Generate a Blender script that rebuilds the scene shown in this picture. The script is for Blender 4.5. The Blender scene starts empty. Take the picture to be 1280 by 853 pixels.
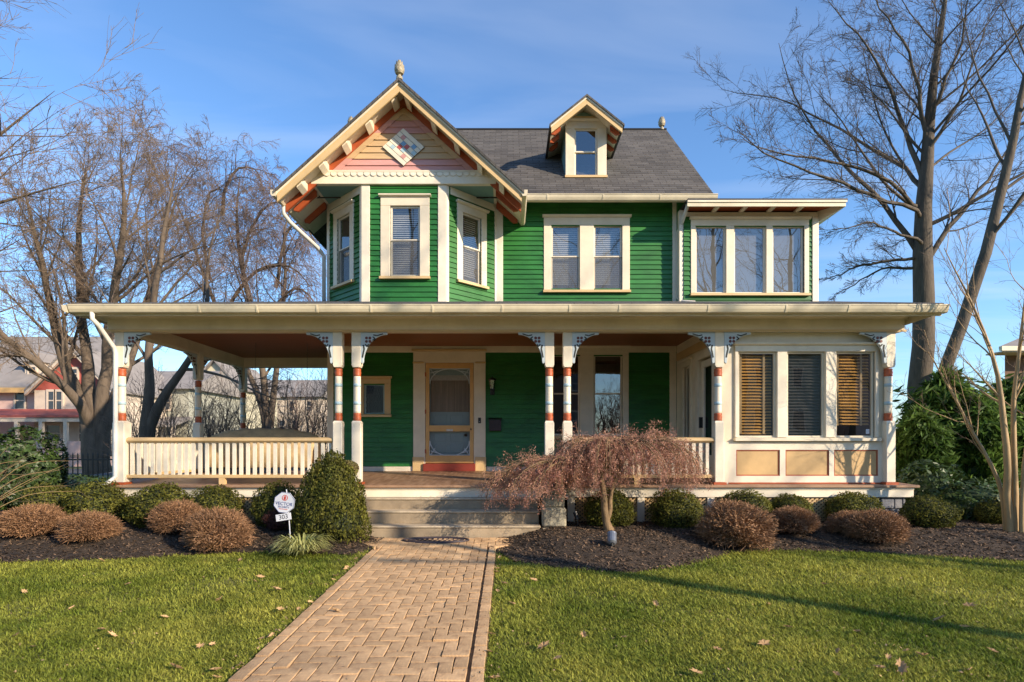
import bpy, math, random
import numpy as np
from mathutils import Matrix, Vector, noise as mnoise

S = bpy.context.scene
C = S.collection
R = math.radians
FP = 720.0                       # focal length in photo pixels
EYE = 1.44                       # eye height over the foot of the steps

# ------------------------------------------------------------------ camera
cam_d = bpy.data.cameras.new("camera")
cam = bpy.data.objects.new("camera", cam_d)
C.objects.link(cam)
cam.location = (0, 0, EYE)
cam.rotation_euler = (R(90), 0, 0)
cam_d.sensor_width = 36
cam_d.lens = FP / 1280 * 36
cam_d.shift_x = 6 / 1280
cam_d.shift_y = 129.5 / 1280
cam_d.clip_start = 0.05
cam_d.clip_end = 2000
S.camera = cam

# ------------------------------------------------------------------ sky, sun, exposure
SUN_AZ, SUN_EL = R(125), R(23)   # azimuth clockwise from +Y
w = bpy.data.worlds.new("World")
S.world = w
w.use_nodes = True
nt = w.node_tree
bg = nt.nodes["Background"]
sky = nt.nodes.new("ShaderNodeTexSky")
sky.sky_type = 'NISHITA'
sky.sun_disc = False
sky.sun_elevation = SUN_EL
sky.sun_rotation = SUN_AZ
sky.air_density = 1.15
sky.dust_density = 0.2
sky.ozone_density = 6.5
# thin high cloud: streaky veil all round the dome
wtc = nt.nodes.new("ShaderNodeTexCoord")
wsep = nt.nodes.new("ShaderNodeSeparateXYZ"); nt.links.new(wtc.outputs["Generated"], wsep.inputs[0])
wz = nt.nodes.new("ShaderNodeMath"); wz.operation = 'MAXIMUM'; wz.inputs[1].default_value = .06; nt.links.new(wsep.outputs[2], wz.inputs[0])
wdv = nt.nodes.new("ShaderNodeVectorMath"); wdv.operation = 'DIVIDE'
wcz = nt.nodes.new("ShaderNodeCombineXYZ")
for k_ in range(3): nt.links.new(wz.outputs[0], wcz.inputs[k_])
nt.links.new(wtc.outputs["Generated"], wdv.inputs[0]); nt.links.new(wcz.outputs[0], wdv.inputs[1])
wmp = nt.nodes.new("ShaderNodeMapping"); wmp.inputs["Scale"].default_value = (.55, 1.5, 1); wmp.inputs["Rotation"].default_value = (0, 0, R(25))
nt.links.new(wdv.outputs[0], wmp.inputs[0])
wn = nt.nodes.new("ShaderNodeTexNoise"); wn.inputs["Scale"].default_value = 1.1; wn.inputs["Detail"].default_value = 5; wn.inputs["Roughness"].default_value = .5; wn.inputs["Distortion"].default_value = .6
nt.links.new(wmp.outputs[0], wn.inputs["Vector"])
wr = nt.nodes.new("ShaderNodeMapRange"); wr.inputs[1].default_value = .45; wr.inputs[2].default_value = .80; wr.inputs[3].default_value = 0.0; wr.inputs[4].default_value = .24
nt.links.new(wn.outputs[0], wr.inputs[0])
wmx = nt.nodes.new("ShaderNodeMix"); wmx.data_type = 'RGBA'; wmx.inputs[7].default_value = (4.2, 4.4, 4.9, 1)
nt.links.new(wr.outputs[0], wmx.inputs[0]); nt.links.new(sky.outputs[0], wmx.inputs[6])
nt.links.new(wmx.outputs[2], bg.inputs[0])
bg.inputs[1].default_value = 0.15
sd = bpy.data.lights.new("sun", 'SUN')
so = bpy.data.objects.new("sun", sd)
C.objects.link(so)
sd.energy = 4.6
sd.angle = R(0.53)
sd.color = (1.0, 0.83, 0.63)
tosun = Vector((math.sin(SUN_AZ) * math.cos(SUN_EL), math.cos(SUN_AZ) * math.cos(SUN_EL), math.sin(SUN_EL)))
so.rotation_euler = (-tosun).to_track_quat('-Z', 'Y').to_euler()
S.view_settings.view_transform = 'Standard'
S.view_settings.look = 'None'
S.view_settings.exposure = 0.80
S.view_settings.gamma = 1
S.view_settings.use_curve_mapping = False
S.cycles.max_bounces = 8
S.cycles.transparent_max_bounces = 24


def U(px, Y): return (px - 634) * Y / FP
def W(py, Y): return EYE + (556 - py) * Y / FP

# ------------------------------------------------------------------ materials
def nodes_of(m):
    m.use_nodes = True
    t = m.node_tree
    return t, t.nodes, t.links, t.nodes["Principled BSDF"]

def hexmul(c, k): return (min(1, c[0] * k), min(1, c[1] * k), min(1, c[2] * k), 1)

def mat(name, col, rough=.6, var=.12, scale=3.0, bump=0., bscale=60., metal=0., island=0., objvar=0., col2=None, spec=.5, stretch=None, trans=0.):
    m = bpy.data.materials.new(name)
    t, N, L, b = nodes_of(m)
    tc = N.new("ShaderNodeTexCoord")
    vec = tc.outputs["Object"]
    if stretch:
        mp = N.new("ShaderNodeMapping"); mp.inputs["Scale"].default_value = stretch
        L.new(vec, mp.inputs[0]); vec = mp.outputs[0]
    n = N.new("ShaderNodeTexNoise"); n.inputs["Scale"].default_value = scale
    n.inputs["Detail"].default_value = 6; n.inputs["Roughness"].default_value = .65
    L.new(vec, n.inputs["Vector"])
    r = N.new("ShaderNodeValToRGB")
    r.color_ramp.elements[0].position = .32; r.color_ramp.elements[1].position = .68
    r.color_ramp.elements[0].color = hexmul(col, 1 - var)
    r.color_ramp.elements[1].color = hexmul(col2 or col, 1 + var)
    L.new(n.outputs[0], r.inputs[0])
    out = r.outputs[0]
    if island or objvar:
        if island:
            g = N.new("ShaderNodeNewGeometry"); src = g.outputs["Random Per Island"]; amt = island
        else:
            g = N.new("ShaderNodeObjectInfo"); src = g.outputs["Random"]; amt = objvar
        mr = N.new("ShaderNodeMapRange"); mr.inputs[3].default_value = 1 - amt; mr.inputs[4].default_value = 1 + amt
        L.new(src, mr.inputs[0])
        mx = N.new("ShaderNodeMix"); mx.data_type = 'RGBA'; mx.blend_type = 'MULTIPLY'; mx.inputs[0].default_value = 1
        L.new(out, mx.inputs[6]); L.new(mr.outputs[0], mx.inputs[7])
        out = mx.outputs[2]
    L.new(out, b.inputs["Base Color"])
    b.inputs["Roughness"].default_value = rough
    b.inputs["Metallic"].default_value = metal
    b.inputs["Specular IOR Level"].default_value = spec
    if bump:
        n2 = N.new("ShaderNodeTexNoise"); n2.inputs["Scale"].default_value = bscale; n2.inputs["Detail"].default_value = 5
        L.new(vec, n2.inputs["Vector"])
        bp = N.new("ShaderNodeBump"); bp.inputs["Strength"].default_value = bump; bp.inputs["Distance"].default_value = .02
        L.new(n2.outputs[0], bp.inputs["Height"]); L.new(bp.outputs[0], b.inputs["Normal"])
    if trans:
        tr = N.new("ShaderNodeBsdfTranslucent"); L.new(out, tr.inputs[0])
        mxs = N.new("ShaderNodeMixShader"); mxs.inputs[0].default_value = trans
        L.new(b.outputs[0], mxs.inputs[1]); L.new(tr.outputs[0], mxs.inputs[2])
        L.new(mxs.outputs[0], N["Material Output"].inputs[0])
    return m

M = {}
M['green'] = mat('green_paint', (.021, .140, .023), .45, .24, 2.2, .08, 25, objvar=.10, stretch=(1, 1, 3))
M['cream'] = mat('cream_paint', (.72, .63, .47), .5, .12, 1.6, .05, 30)
M['white'] = mat('white_paint', (.75, .675, .53), .5, .13, 2.2, .04, 30)
M['tan'] = mat('tan_paint', (.60, .42, .20), .5, .08, 3, .05, 30)
M['ochre'] = mat('ochre_paint', (.52, .33, .13), .5, .10, 4, .05, 40)
M['rust'] = mat('rust_paint', (.36, .075, .022), .5, .12, 5, .05, 40)
M['threshold'] = mat('threshold_red', (.20, .030, .016), .5, .12, 5, .05, 40)
M['redband'] = mat('red_band_paint', (.42, .095, .03), .45, .2, 25, .05, 40)
M['blue'] = mat('pale_blue_paint', (.50, .58, .62), .5, .06, 4, .05, 40)
M['bluering'] = mat('light_blue_ring_paint', (.40, .55, .60), .5, .06, 4)
M['teal'] = mat('teal_paint', (.17, .31, .29), .5, .08, 3, .05, 30)
M['pink'] = mat('pink_paint', (.56, .285, .255), .5, .10, 4, .06, 30, stretch=(.4, 1, 3), objvar=.06)
M['gold'] = mat('tan_gable_paint', (.54, .37, .20), .5, .10, 4, .06, 30, stretch=(.4, 1, 3), objvar=.06)
M['gutter'] = mat('gutter_enamel', (.66, .58, .41), .42, .17, 1.8, .02, 20)
M['gutteru'] = mat('downspout_enamel', (.62, .60, .54), .38, .08, 2.5, .02, 20)
M['ceil'] = mat('stained_ceiling', (.25, .082, .026), .45, .25, 2, .05, 20, stretch=(1, 14, 1))
M['floor'] = mat('weathered_floor', (.25, .125, .062), .5, .38, 2.2, .1, 30, stretch=(9, .7, 1), col2=(.27, .17, .105))
M['nosing'] = mat('floor_nosing', (.33, .20, .12), .55, .2, 5, .06, 30)
M['glassroom'] = mat('dark_room', (.05, .045, .04), .9, .2, 2)  # boxes behind the panes, coloured dark in place of unlit interiors
M['blind'] = mat('white_blind', (.62, .60, .55), .6, .05, 3)
M['woodblind'] = mat('wood_blind', (.62, .33, .085), .45, .15, 8)
M['screen'] = mat('screen_frame', (.50, .49, .45), .5, .05, 3)
M['lead'] = mat('leading', (.10, .10, .10), .4, .1, 3, metal=.6)
M['inner_blue'] = mat('pale_blue_door', (.36, .49, .50), .5, .06, 3)
M['doorwood'] = mat('screen_door_ochre', (.62, .36, .125), .45, .10, 6, .05, 40)
M['curtain'] = mat('lace_curtain', (.30, .245, .185), .8, .3, 2, 0, 30, stretch=(20, 20, .6))
M['valance'] = mat('lace_valance', (.55, .54, .50), .8, .2, 30)
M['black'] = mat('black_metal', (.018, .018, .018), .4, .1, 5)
M['dark'] = mat('dark_cutout', (.03, .035, .03), .7, .1, 5)
M['flower'] = mat('dark_red_flower', (.13, .035, .025), .5, .1, 5)
M['concrete'] = mat('step_concrete', (.30, .235, .155), .85, .36, 1.7, .25, 60)
M['treadedge'] = mat('worn_tread_edge', (.42, .345, .24), .85, .25, 6, .25, 60)  # treads take a paler concrete tone than the risers
M['stone'] = mat('pedestal_stone', (.30, .27, .21), .85, .38, 4, .5, 22, objvar=.14, col2=(.34, .31, .22))
M['graystone'] = mat('foundation_stone', (.20, .20, .205), .85, .25, 4, .5, 22, objvar=.22)
M['lattice'] = mat('lattice_ochre', (.50, .345, .17), .6, .1, 5)
M['planter'] = mat('planter_white', (.60, .56, .48), .7, .15, 8, .2, 30)
M['mum'] = mat('dried_mum', (.15, .085, .028), .7, .2, 6, island=.45, col2=(.12, .12, .03))
M['gilt'] = mat('weathered_gilt', (.34, .29, .19), .6, .35, 14, .4, 40, metal=.1)
M['brick'] = mat('walk_brick', (.50, .300, .150), .9, .34, 4, .3, 60, objvar=.17, col2=(.53, .35, .18))
M['brickrest'] = mat('walk_brick_far', (.50, .300, .150), .9, .34, 4, .3, 60, island=.17, col2=(.53, .35, .18))
M['joint'] = mat('sand_joint', (.17, .115, .06), .95, .4, 14, .3, 60)
M['soil'] = mat('lawn_soil', (.105, .125, .024), .95, .4, 1.3, .4, 30, col2=(.150, .135, .036))
M['mulch'] = mat('mulch', (.040, .026, .015), .95, .45, 9, 1.0, 45)
M['chip'] = mat('mulch_chip', (.105, .066, .038), .9, .3, 9, island=.85)
M['grass'] = mat('grass_blade', (.160, .250, .022), .6, .34, .7, island=.6, col2=(.34, .325, .060), trans=.4, spec=.25)
M['leaf_dry'] = mat('dry_oak_leaf', (.52, .33, .16), .8, .2, 10, objvar=.35, trans=.2)
M['boxwood'] = mat('boxwood_leaf', (.070, .092, .015), .6, .3, 4, island=.6, col2=(.150, .140, .024), trans=.34, spec=.22)
M['boxcore'] = mat('boxwood_twigs', (.022, .030, .010), .9, .3, 20)  # solid core under the leaves; crown shade put into its dark colour
M['browntwig'] = mat('brown_twig', (.27, .135, .062), .75, .25, 4, island=.42, col2=(.30, .17, .085), trans=.1)
M['redtwig'] = mat('dark_red_leaf', (.085, .028, .020), .7, .25, 4, island=.4)
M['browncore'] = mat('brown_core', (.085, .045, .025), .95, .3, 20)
M['maple'] = mat('dry_maple_leaf', (.45, .185, .145), .65, .2, 3, island=.5, col2=(.56, .33, .22), trans=.35)
M['maplebark'] = mat('maple_bark', (.19, .125, .062), .85, .35, 9, .5, 40, stretch=(1, 1, .3))
M['bark'] = mat('grey_brown_bark', (.115, .086, .060), .9, .35, 5, .8, 25, stretch=(1, 1, .25))
M['twig'] = mat('fine_twig', (.135, .098, .075), .85, .3, 2)
M['oaktwig'] = mat('dark_twig', (.075, .060, .048), .85, .3, 2)
M['twigtan'] = mat('fine_tan_twig', (.205, .145, .095), .85, .3, 2)
M['twigpurple'] = mat('purple_brown_twig', (.150, .105, .085), .85, .3, 2)
M['oakbark'] = mat('oak_bark', (.088, .070, .050), .9, .35, 4, .9, 22, stretch=(1, 1, .25))
M['crape'] = mat('smooth_tan_bark', (.40, .26, .11), .6, .30, 5, .2, 20, stretch=(1, 1, .3), col2=(.33, .22, .10))
M['arbor'] = mat('evergreen_spray', (.060, .130, .026), .6, .3, 2, island=.6, col2=(.115, .180, .036), trans=.4, spec=.2)
M['arborcore'] = mat('evergreen_core', (.022, .045, .014), .9, .3, 8)  # solid core, a darker green than the foliage around it
M['laurel'] = mat('broad_leaf', (.046, .080, .018), .45, .3, 4, island=.5, trans=.15)
M['tuft'] = mat('sedge_blade', (.30, .33, .07), .5, .3, 6, island=.45, col2=(.46, .44, .17), trans=.25)
M['signwhite'] = mat('sign_white', (.60, .62, .66), .4, .04, 6)
M['signblue'] = mat('sign_blue', (.035, .06, .22), .4, .04, 6)
M['signred'] = mat('sign_red', (.50, .06, .04), .4, .04, 6)
M['signnum'] = mat('sign_numeral', (.03, .035, .05), .4, .04, 6)
M['zinc'] = mat('grey_metal', (.22, .24, .27), .35, .1, 8, metal=.6)
M['rubber'] = mat('dark_rubber', (.035, .026, .032), .6, .2, 10)
M['cover'] = mat('tan_cover', (.46, .33, .17), .85, .2, 6, .3, 30)
M['fwall'] = mat('pale_siding', (.56, .47, .37), .7, .08, 2)
M['fpink'] = mat('pink_siding', (.60, .40, .34), .7, .08, 2)
M['fred'] = mat('red_shingle', (.36, .085, .062), .7, .15, 2)
M['fgrey'] = mat('grey_roof', (.25, .225, .205), .85, .15, 1)  # roof grey lightened, partly to carry distance haze in the colour
M['fgreen'] = mat('grey_green_siding', (.36, .355, .285), .8, .1, 1)  # siding lightened so the colour itself carries distance haze
M['fyellow'] = mat('pale_yellow_siding', (.50, .46, .33), .8, .1, 1)
M['fbrown'] = mat('brown_brick_far', (.15, .085, .055), .85, .2, 3)
M['fglass'] = mat('far_window_glass', (.045, .055, .07), .12, .2, 2)
M['road'] = mat('asphalt', (.055, .055, .055), .9, .2, 3, .3, 40)

def glass_mat():
    m = bpy.data.materials.new('window_glass')
    t, N, L, b = nodes_of(m)
    N.remove(b)
    ge = N.new("ShaderNodeNewGeometry")          # Schlick, the same from both sides of the pane
    dt = N.new("ShaderNodeVectorMath"); dt.operation = 'DOT_PRODUCT'
    L.new(ge.outputs["Incoming"], dt.inputs[0]); L.new(ge.outputs["Normal"], dt.inputs[1])
    ab = N.new("ShaderNodeMath"); ab.operation = 'ABSOLUTE'; L.new(dt.outputs["Value"], ab.inputs[0])
    om = N.new("ShaderNodeMath"); om.operation = 'SUBTRACT'; om.inputs[0].default_value = 1; L.new(ab.outputs[0], om.inputs[1])
    pw = N.new("ShaderNodeMath"); pw.operation = 'POWER'; pw.inputs[1].default_value = 5; L.new(om.outputs[0], pw.inputs[0])
    mm = N.new("ShaderNodeMath"); mm.operation = 'MULTIPLY_ADD'; mm.inputs[1].default_value = .79; mm.inputs[2].default_value = .21; mm.use_clamp = True
    L.new(pw.outputs[0], mm.inputs[0])
    tp = N.new("ShaderNodeBsdfTransparent"); tp.inputs[0].default_value = (.80, .82, .82, 1)
    gl = N.new("ShaderNodeBsdfGlossy"); gl.inputs["Roughness"].default_value = .0
    tc = N.new("ShaderNodeTexCoord"); no = N.new("ShaderNodeTexNoise"); no.inputs["Scale"].default_value = 1.6; no.inputs["Detail"].default_value = 1
    L.new(tc.outputs["Object"], no.inputs["Vector"])
    bp = N.new("ShaderNodeBump"); bp.inputs["Strength"].default_value = .12; bp.inputs["Distance"].default_value = .02
    L.new(no.outputs[0], bp.inputs["Height"]); L.new(bp.outputs[0], gl.inputs["Normal"])
    mx = N.new("ShaderNodeMixShader")
    L.new(mm.outputs[0], mx.inputs[0]); L.new(tp.outputs[0], mx.inputs[1]); L.new(gl.outputs[0], mx.inputs[2])
    L.new(mx.outputs[0], N["Material Output"].inputs[0])
    return m
M['glass'] = glass_mat()

def insect_screen(v=.13, fac=.42):
    m = bpy.data.materials.new('insect_screen')
    t, N, L, b = nodes_of(m)
    tp = N.new("ShaderNodeBsdfTransparent")
    b.inputs["Base Color"].default_value = (v, v, v, 1); b.inputs["Roughness"].default_value = .7
    mx = N.new("ShaderNodeMixShader"); mx.inputs[0].default_value = fac
    L.new(tp.outputs[0], mx.inputs[1]); L.new(b.outputs[0], mx.inputs[2])
    L.new(mx.outputs[0], N["Material Output"].inputs[0])
    return m
M['mesh'] = insect_screen()
M['meshdark'] = insect_screen(.05, .30)

def shingle_mat():
    m = bpy.data.materials.new('asphalt_shingles')
    t, N, L, b = nodes_of(m)
    uv = N.new("ShaderNodeUVMap")
    br = N.new("ShaderNodeTexBrick")
    br.inputs["Scale"].default_value = 1.0
    br.inputs["Brick Width"].default_value = .30; br.inputs["Row Height"].default_value = .135
    br.inputs["Mortar Size"].default_value = .007; br.inputs["Mortar Smooth"].default_value = .1
    br.inputs["Bias"].default_value = 0.1
    br.inputs["Color1"].default_value = (.058, .054, .051, 1); br.inputs["Color2"].default_value = (.108, .100, .092, 1)
    br.inputs["Mortar"].default_value = (.035, .03, .028, 1)
    L.new(uv.outputs[0], br.inputs["Vector"])
    n = N.new("ShaderNodeTexNoise"); n.inputs["Scale"].default_value = 1.1; n.inputs["Detail"].default_value = 7
    L.new(uv.outputs[0], n.inputs["Vector"])
    mr = N.new("ShaderNodeMapRange"); mr.inputs[3].default_value = .55; mr.inputs[4].default_value = 1.45
    L.new(n.outputs[0], mr.inputs[0])
    mx = N.new("ShaderNodeMix"); mx.data_type = 'RGBA'; mx.blend_type = 'MULTIPLY'; mx.inputs[0].default_value = 1
    L.new(br.outputs[0], mx.inputs[6]); L.new(mr.outputs[0], mx.inputs[7])
    L.new(mx.outputs[2], b.inputs["Base Color"])
    b.inputs["Roughness"].default_value = .95
    n2 = N.new("ShaderNodeTexNoise"); n2.inputs["Scale"].default_value = 80
    L.new(uv.outputs[0], n2.inputs["Vector"])
    bp = N.new("ShaderNodeBump"); bp.inputs["Strength"].default_value = .5; bp.inputs["Distance"].default_value = .02
    L.new(n2.outputs[0], bp.inputs["Height"]); L.new(bp.outputs[0], b.inputs["Normal"])
    return m
M['shingle'] = shingle_mat()

# ------------------------------------------------------------------ object helpers
WL = {}
def thing(name, label, cat, loc=(0, 0, 0), group=None):
    o = bpy.data.objects.new(name, None)
    C.objects.link(o)
    o.location = loc
    o.empty_display_size = .2
    WL[o.name] = Vector(loc)
    o['label'] = label; o['category'] = cat
    if group: o['group'] = group
    return o

def tag(o, label=None, cat=None, group=None, kind=None):
    if label: o['label'] = label
    if cat: o['category'] = cat
    if group: o['group'] = group
    if kind: o['kind'] = kind
    return o

def copy_tree(o, parent=None, loc=None):
    c = o.copy(); C.objects.link(c)
    if parent: c.parent = parent
    if loc is not None: c.location = loc
    for ch in list(o.children): copy_tree(ch, c)
    return c

def link(name, me, m=None, parent=None):
    o = bpy.data.objects.new(name, me); C.objects.link(o)
    if m and not me.materials: me.materials.append(M[m] if isinstance(m, str) else m)
    if parent: o.parent = parent
    WL[o.name] = WL.get(parent.name, Vector()) if parent else Vector()
    return o

class MB:
    def __init__(self): self.v = []; self.f = []; self.uv = None
    def add(self, vs, fs):
        k = len(self.v)
        self.v += [tuple(p) for p in vs]
        self.f += [tuple(i + k for i in f) for f in fs]
        return self
    def hexa(self, p):   # 4 bottom ccw, 4 top ccw
        return self.add(p, [(0, 3, 2, 1), (4, 5, 6, 7), (0, 1, 5, 4), (1, 2, 6, 5), (2, 3, 7, 6), (3, 0, 4, 7)])
    def box(self, x0, x1, y0, y1, z0, z1):
        return self.hexa([(x0, y0, z0), (x1, y0, z0), (x1, y1, z0), (x0, y1, z0), (x0, y0, z1), (x1, y0, z1), (x1, y1, z1), (x0, y1, z1)])
    def prism(self, pts, y0, y1, ax='y'):
        n = len(pts)
        f = {'y': lambda a, b, c: (a, c, b), 'x': lambda a, b, c: (c, a, b), 'z': lambda a, b, c: (a, b, c)}[ax]
        vs = [f(a, b, y0) for a, b in pts] + [f(a, b, y1) for a, b in pts]
        fs = [tuple(range(n)), tuple(range(2 * n - 1, n - 1, -1))] + [(i, i + n, (i + 1) % n + n, (i + 1) % n) for i in range(n)]
        return self.add(vs, fs)
    def tube(self, pts, r, n=8):
        P = [Vector(p) for p in pts]
        rs = r if isinstance(r, (list, tuple)) else [r] * len(P)
        k = len(self.v)
        up = None
        for i, p in enumerate(P):
            t = (P[min(i + 1, len(P) - 1)] - P[max(i - 1, 0)]).normalized()
            if up is None:
                up = Vector((0, 0, 1)) if abs(t.z) < .9 else Vector((1, 0, 0))
            a = t.cross(up).normalized(); b = a.cross(t).normalized(); up = b
            for j in range(n):
                q = 2 * math.pi * j / n
                self.v.append(tuple(p + (a * math.cos(q) + b * math.sin(q)) * rs[i]))
        for i in range(len(P) - 1):
            for j in range(n):
                self.f.append((k + i * n + j, k + i * n + (j + 1) % n, k + (i + 1) * n + (j + 1) % n, k + (i + 1) * n + j))
        self.f.append(tuple(k + j for j in range(n - 1, -1, -1)))
        e = k + (len(P) - 1) * n
        self.f.append(tuple(e + j for j in range(n)))
        return self
    def lathe(self, prof, cx=0, cy=0, n=16):
        k = len(self.v)
        for r, z in prof:
            for j in range(n):
                q = 2 * math.pi * j / n
                self.v.append((cx + r * math.cos(q), cy + r * math.sin(q), z))
        for i in range(len(prof) - 1):
            for j in range(n):
                self.f.append((k + i * n + j, k + i * n + (j + 1) % n, k + (i + 1) * n + (j + 1) % n, k + (i + 1) * n + j))
        self.f.append(tuple(k + j for j in range(n - 1, -1, -1)))
        e = k + (len(prof) - 1) * n
        self.f.append(tuple(e + j for j in range(n)))
        return self
    def mesh(self, name, X=None, off=None):
        me = bpy.data.meshes.new(name)
        v = self.v
        if X is not None: v = [tuple(X @ Vector(p)) for p in v]
        if off is not None and off.length: v = [(a - off.x, b - off.y, c - off.z) for a, b, c in v]
        me.from_pydata(v, [], self.f)
        if self.uv is not None:
            l = me.uv_layers.new(name='UVMap')
            l.data.foreach_set('uv', np.array(self.uv, dtype=np.float32).ravel())
        return me
    def build(self, name, m, parent=None, X=None, local=False, smooth=False, bevel=0):
        off = WL.get(parent.name) if (parent and not local) else None
        me = self.mesh(name, X, off)
        if smooth: me.shade_smooth()
        o = link(name, me, m, parent)
        if bevel:
            bv = o.modifiers.new('bevel', 'BEVEL'); bv.width = bevel; bv.segments = 1; bv.limit_method = 'ANGLE'
        return o

def np_mesh(name, V, F, m, smooth=False):
    me = bpy.data.meshes.new(name)
    V = np.asarray(V, dtype=np.float32).reshape(-1, 3)
    Fs = F if isinstance(F, list) else [F]
    loops = np.concatenate([f.ravel() for f in Fs]).astype(np.int32)
    tot = np.concatenate([np.full(len(f), f.shape[1], dtype=np.int32) for f in Fs])
    start = np.concatenate([[0], np.cumsum(tot)[:-1]]).astype(np.int32)
    me.vertices.add(len(V)); me.vertices.foreach_set('co', V.ravel())
    me.loops.add(len(loops)); me.loops.foreach_set('vertex_index', loops)
    me.polygons.add(len(tot)); me.polygons.foreach_set('loop_start', start); me.polygons.foreach_set('loop_total', tot)
    if smooth: me.polygons.foreach_set('use_smooth', np.ones(len(tot), dtype=bool))
    me.update(calc_edges=True)
    me.materials.append(M[m] if isinstance(m, str) else m)
    return me

def np_obj(name, V, F, m, parent=None, smooth=False):
    return link(name, np_mesh(name, V, F, m, smooth), None, parent)

def Rz(a, x, y, z=0): return Matrix.Translation((x, y, z)) @ Matrix.Rotation(a, 4, 'Z')

# ------------------------------------------------------------------ ground
def gz(y):
    y = np.clip(np.asarray(y, dtype=float), -1.0, 8.75)
    return -.032 * (8.75 - y)

def gY(py): return FP * 1.72 / (py - 533.0)

BL = [(0, 705), (150, 700), (300, 692), (440, 695), (462, 690), (474, 681)]
BR = [(618, 689), (640, 703), (700, 713), (790, 717), (850, 710), (910, 694), (960, 689), (1080, 692), (1280, 703)]
bedl = np.array([(U(a, gY(b)), gY(b)) for a, b in BL]); bedr = np.array([(U(a, gY(b)), gY(b)) for a, b in BR])
bedl = np.vstack([[-14, 7.0], bedl]); bedr = np.vstack([bedr, [14, 7.0]])
WX0, WX1 = -1.86, -.15
def bed_front(x):
    x = np.asarray(x, dtype=float)
    return np.where(x < -1., np.interp(x, bedl[:, 0], bedl[:, 1]), np.interp(x, bedr[:, 0], bedr[:, 1]))
def bed_z(x, y):
    d = np.clip((np.asarray(y) - bed_front(x)) / 1.1, 0, 1)
    side = np.where(np.asarray(x) < -1., WX0 - np.asarray(x), np.asarray(x) - WX1)
    d = d * np.clip(side / .9, 0, 1)
    return gz(y) + .02 + .15 * d * d * (3 - 2 * d)

ys = np.concatenate([[-300, -120, -50, -20, -8], np.arange(-2, 12, .5), [14, 18, 25, 40, 80, 160, 400]])
xs = np.concatenate([[-400, -150, -60, -30], np.arange(-16, 17, 2), [30, 60, 150, 400]])
gx, gy = np.meshgrid(xs, ys)
gv = np.stack([gx, gy, gz(gy)], -1).reshape(-1, 3)
nx, ny = len(xs), len(ys)
ii = (np.arange(ny - 1)[:, None] * nx + np.arange(nx - 1)[None]).ravel()
tag(np_obj('ground', gv, np.stack([ii, ii + 1, ii + nx + 1, ii + nx], 1), 'soil', smooth=True), kind='structure')

def bed(name, x0, x1, seed):
    xs = np.linspace(x0, x1, int((x1 - x0) / .08) + 1)
    t = np.linspace(0, 1, 44)
    f = bed_front(xs)[None]
    Y = f + (11.5 - f) * (t[:, None] ** 1.3)
    X = np.repeat(xs[None], len(t), 0)
    r = np.random.default_rng(seed)
    Z = bed_z(X, Y) + r.normal(0, .008, X.shape)
    Z[0] -= .05
    n = len(xs)
    ii = (np.arange(len(t) - 1)[:, None] * n + np.arange(n - 1)[None]).ravel()
    o = np_obj(name, np.stack([X, Y, Z], -1), np.stack([ii, ii + 1, ii + n + 1, ii + n], 1), 'mulch', smooth=True)
    return tag(o, kind='structure')
bed('mulch_bed', -14, -1.87, 1)
bed('mulch_bed', -.14, 14, 2)

def chips(seed, n):
    r = np.random.default_rng(seed)
    x = r.uniform(-9, 10, n); y = 6.6 + 2.9 * r.random(n) ** 1.0
    k = (y > bed_front(x) - .03 * r.random(n)) & ((x < WX0 - .02) | (x > WX1 + .02))
    x, y = x[k], y[k]; n = len(x)
    c = np.stack([x, y, bed_z(x, y) + .008], -1)
    a = r.uniform(0, 6.28, n); tl = r.uniform(-.6, .6, n); L = r.uniform(.008, .028, n); w_ = r.uniform(.003, .009, n)
    u = np.stack([np.cos(a), np.sin(a), tl], -1) * L[:, None]
    v = np.stack([-np.sin(a), np.cos(a), r.uniform(-.6, .6, n)], -1) * w_[:, None]
    V = np.stack([c - u - v, c + u - v, c + u + v, c - u + v], 1).reshape(-1, 3)
    F = np.arange(4 * n).reshape(-1, 4)
    return tag(np_obj('mulch_chips', V, F, 'chip'), kind='stuff')
chips(3, 52000)

def in_walk(x, y):
    fl = np.clip((y - 8.05) / .6, 0, 1)
    return (x > WX0 - .5 * fl) & (x < WX1 + .8 * fl) & (y < 8.75)

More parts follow.
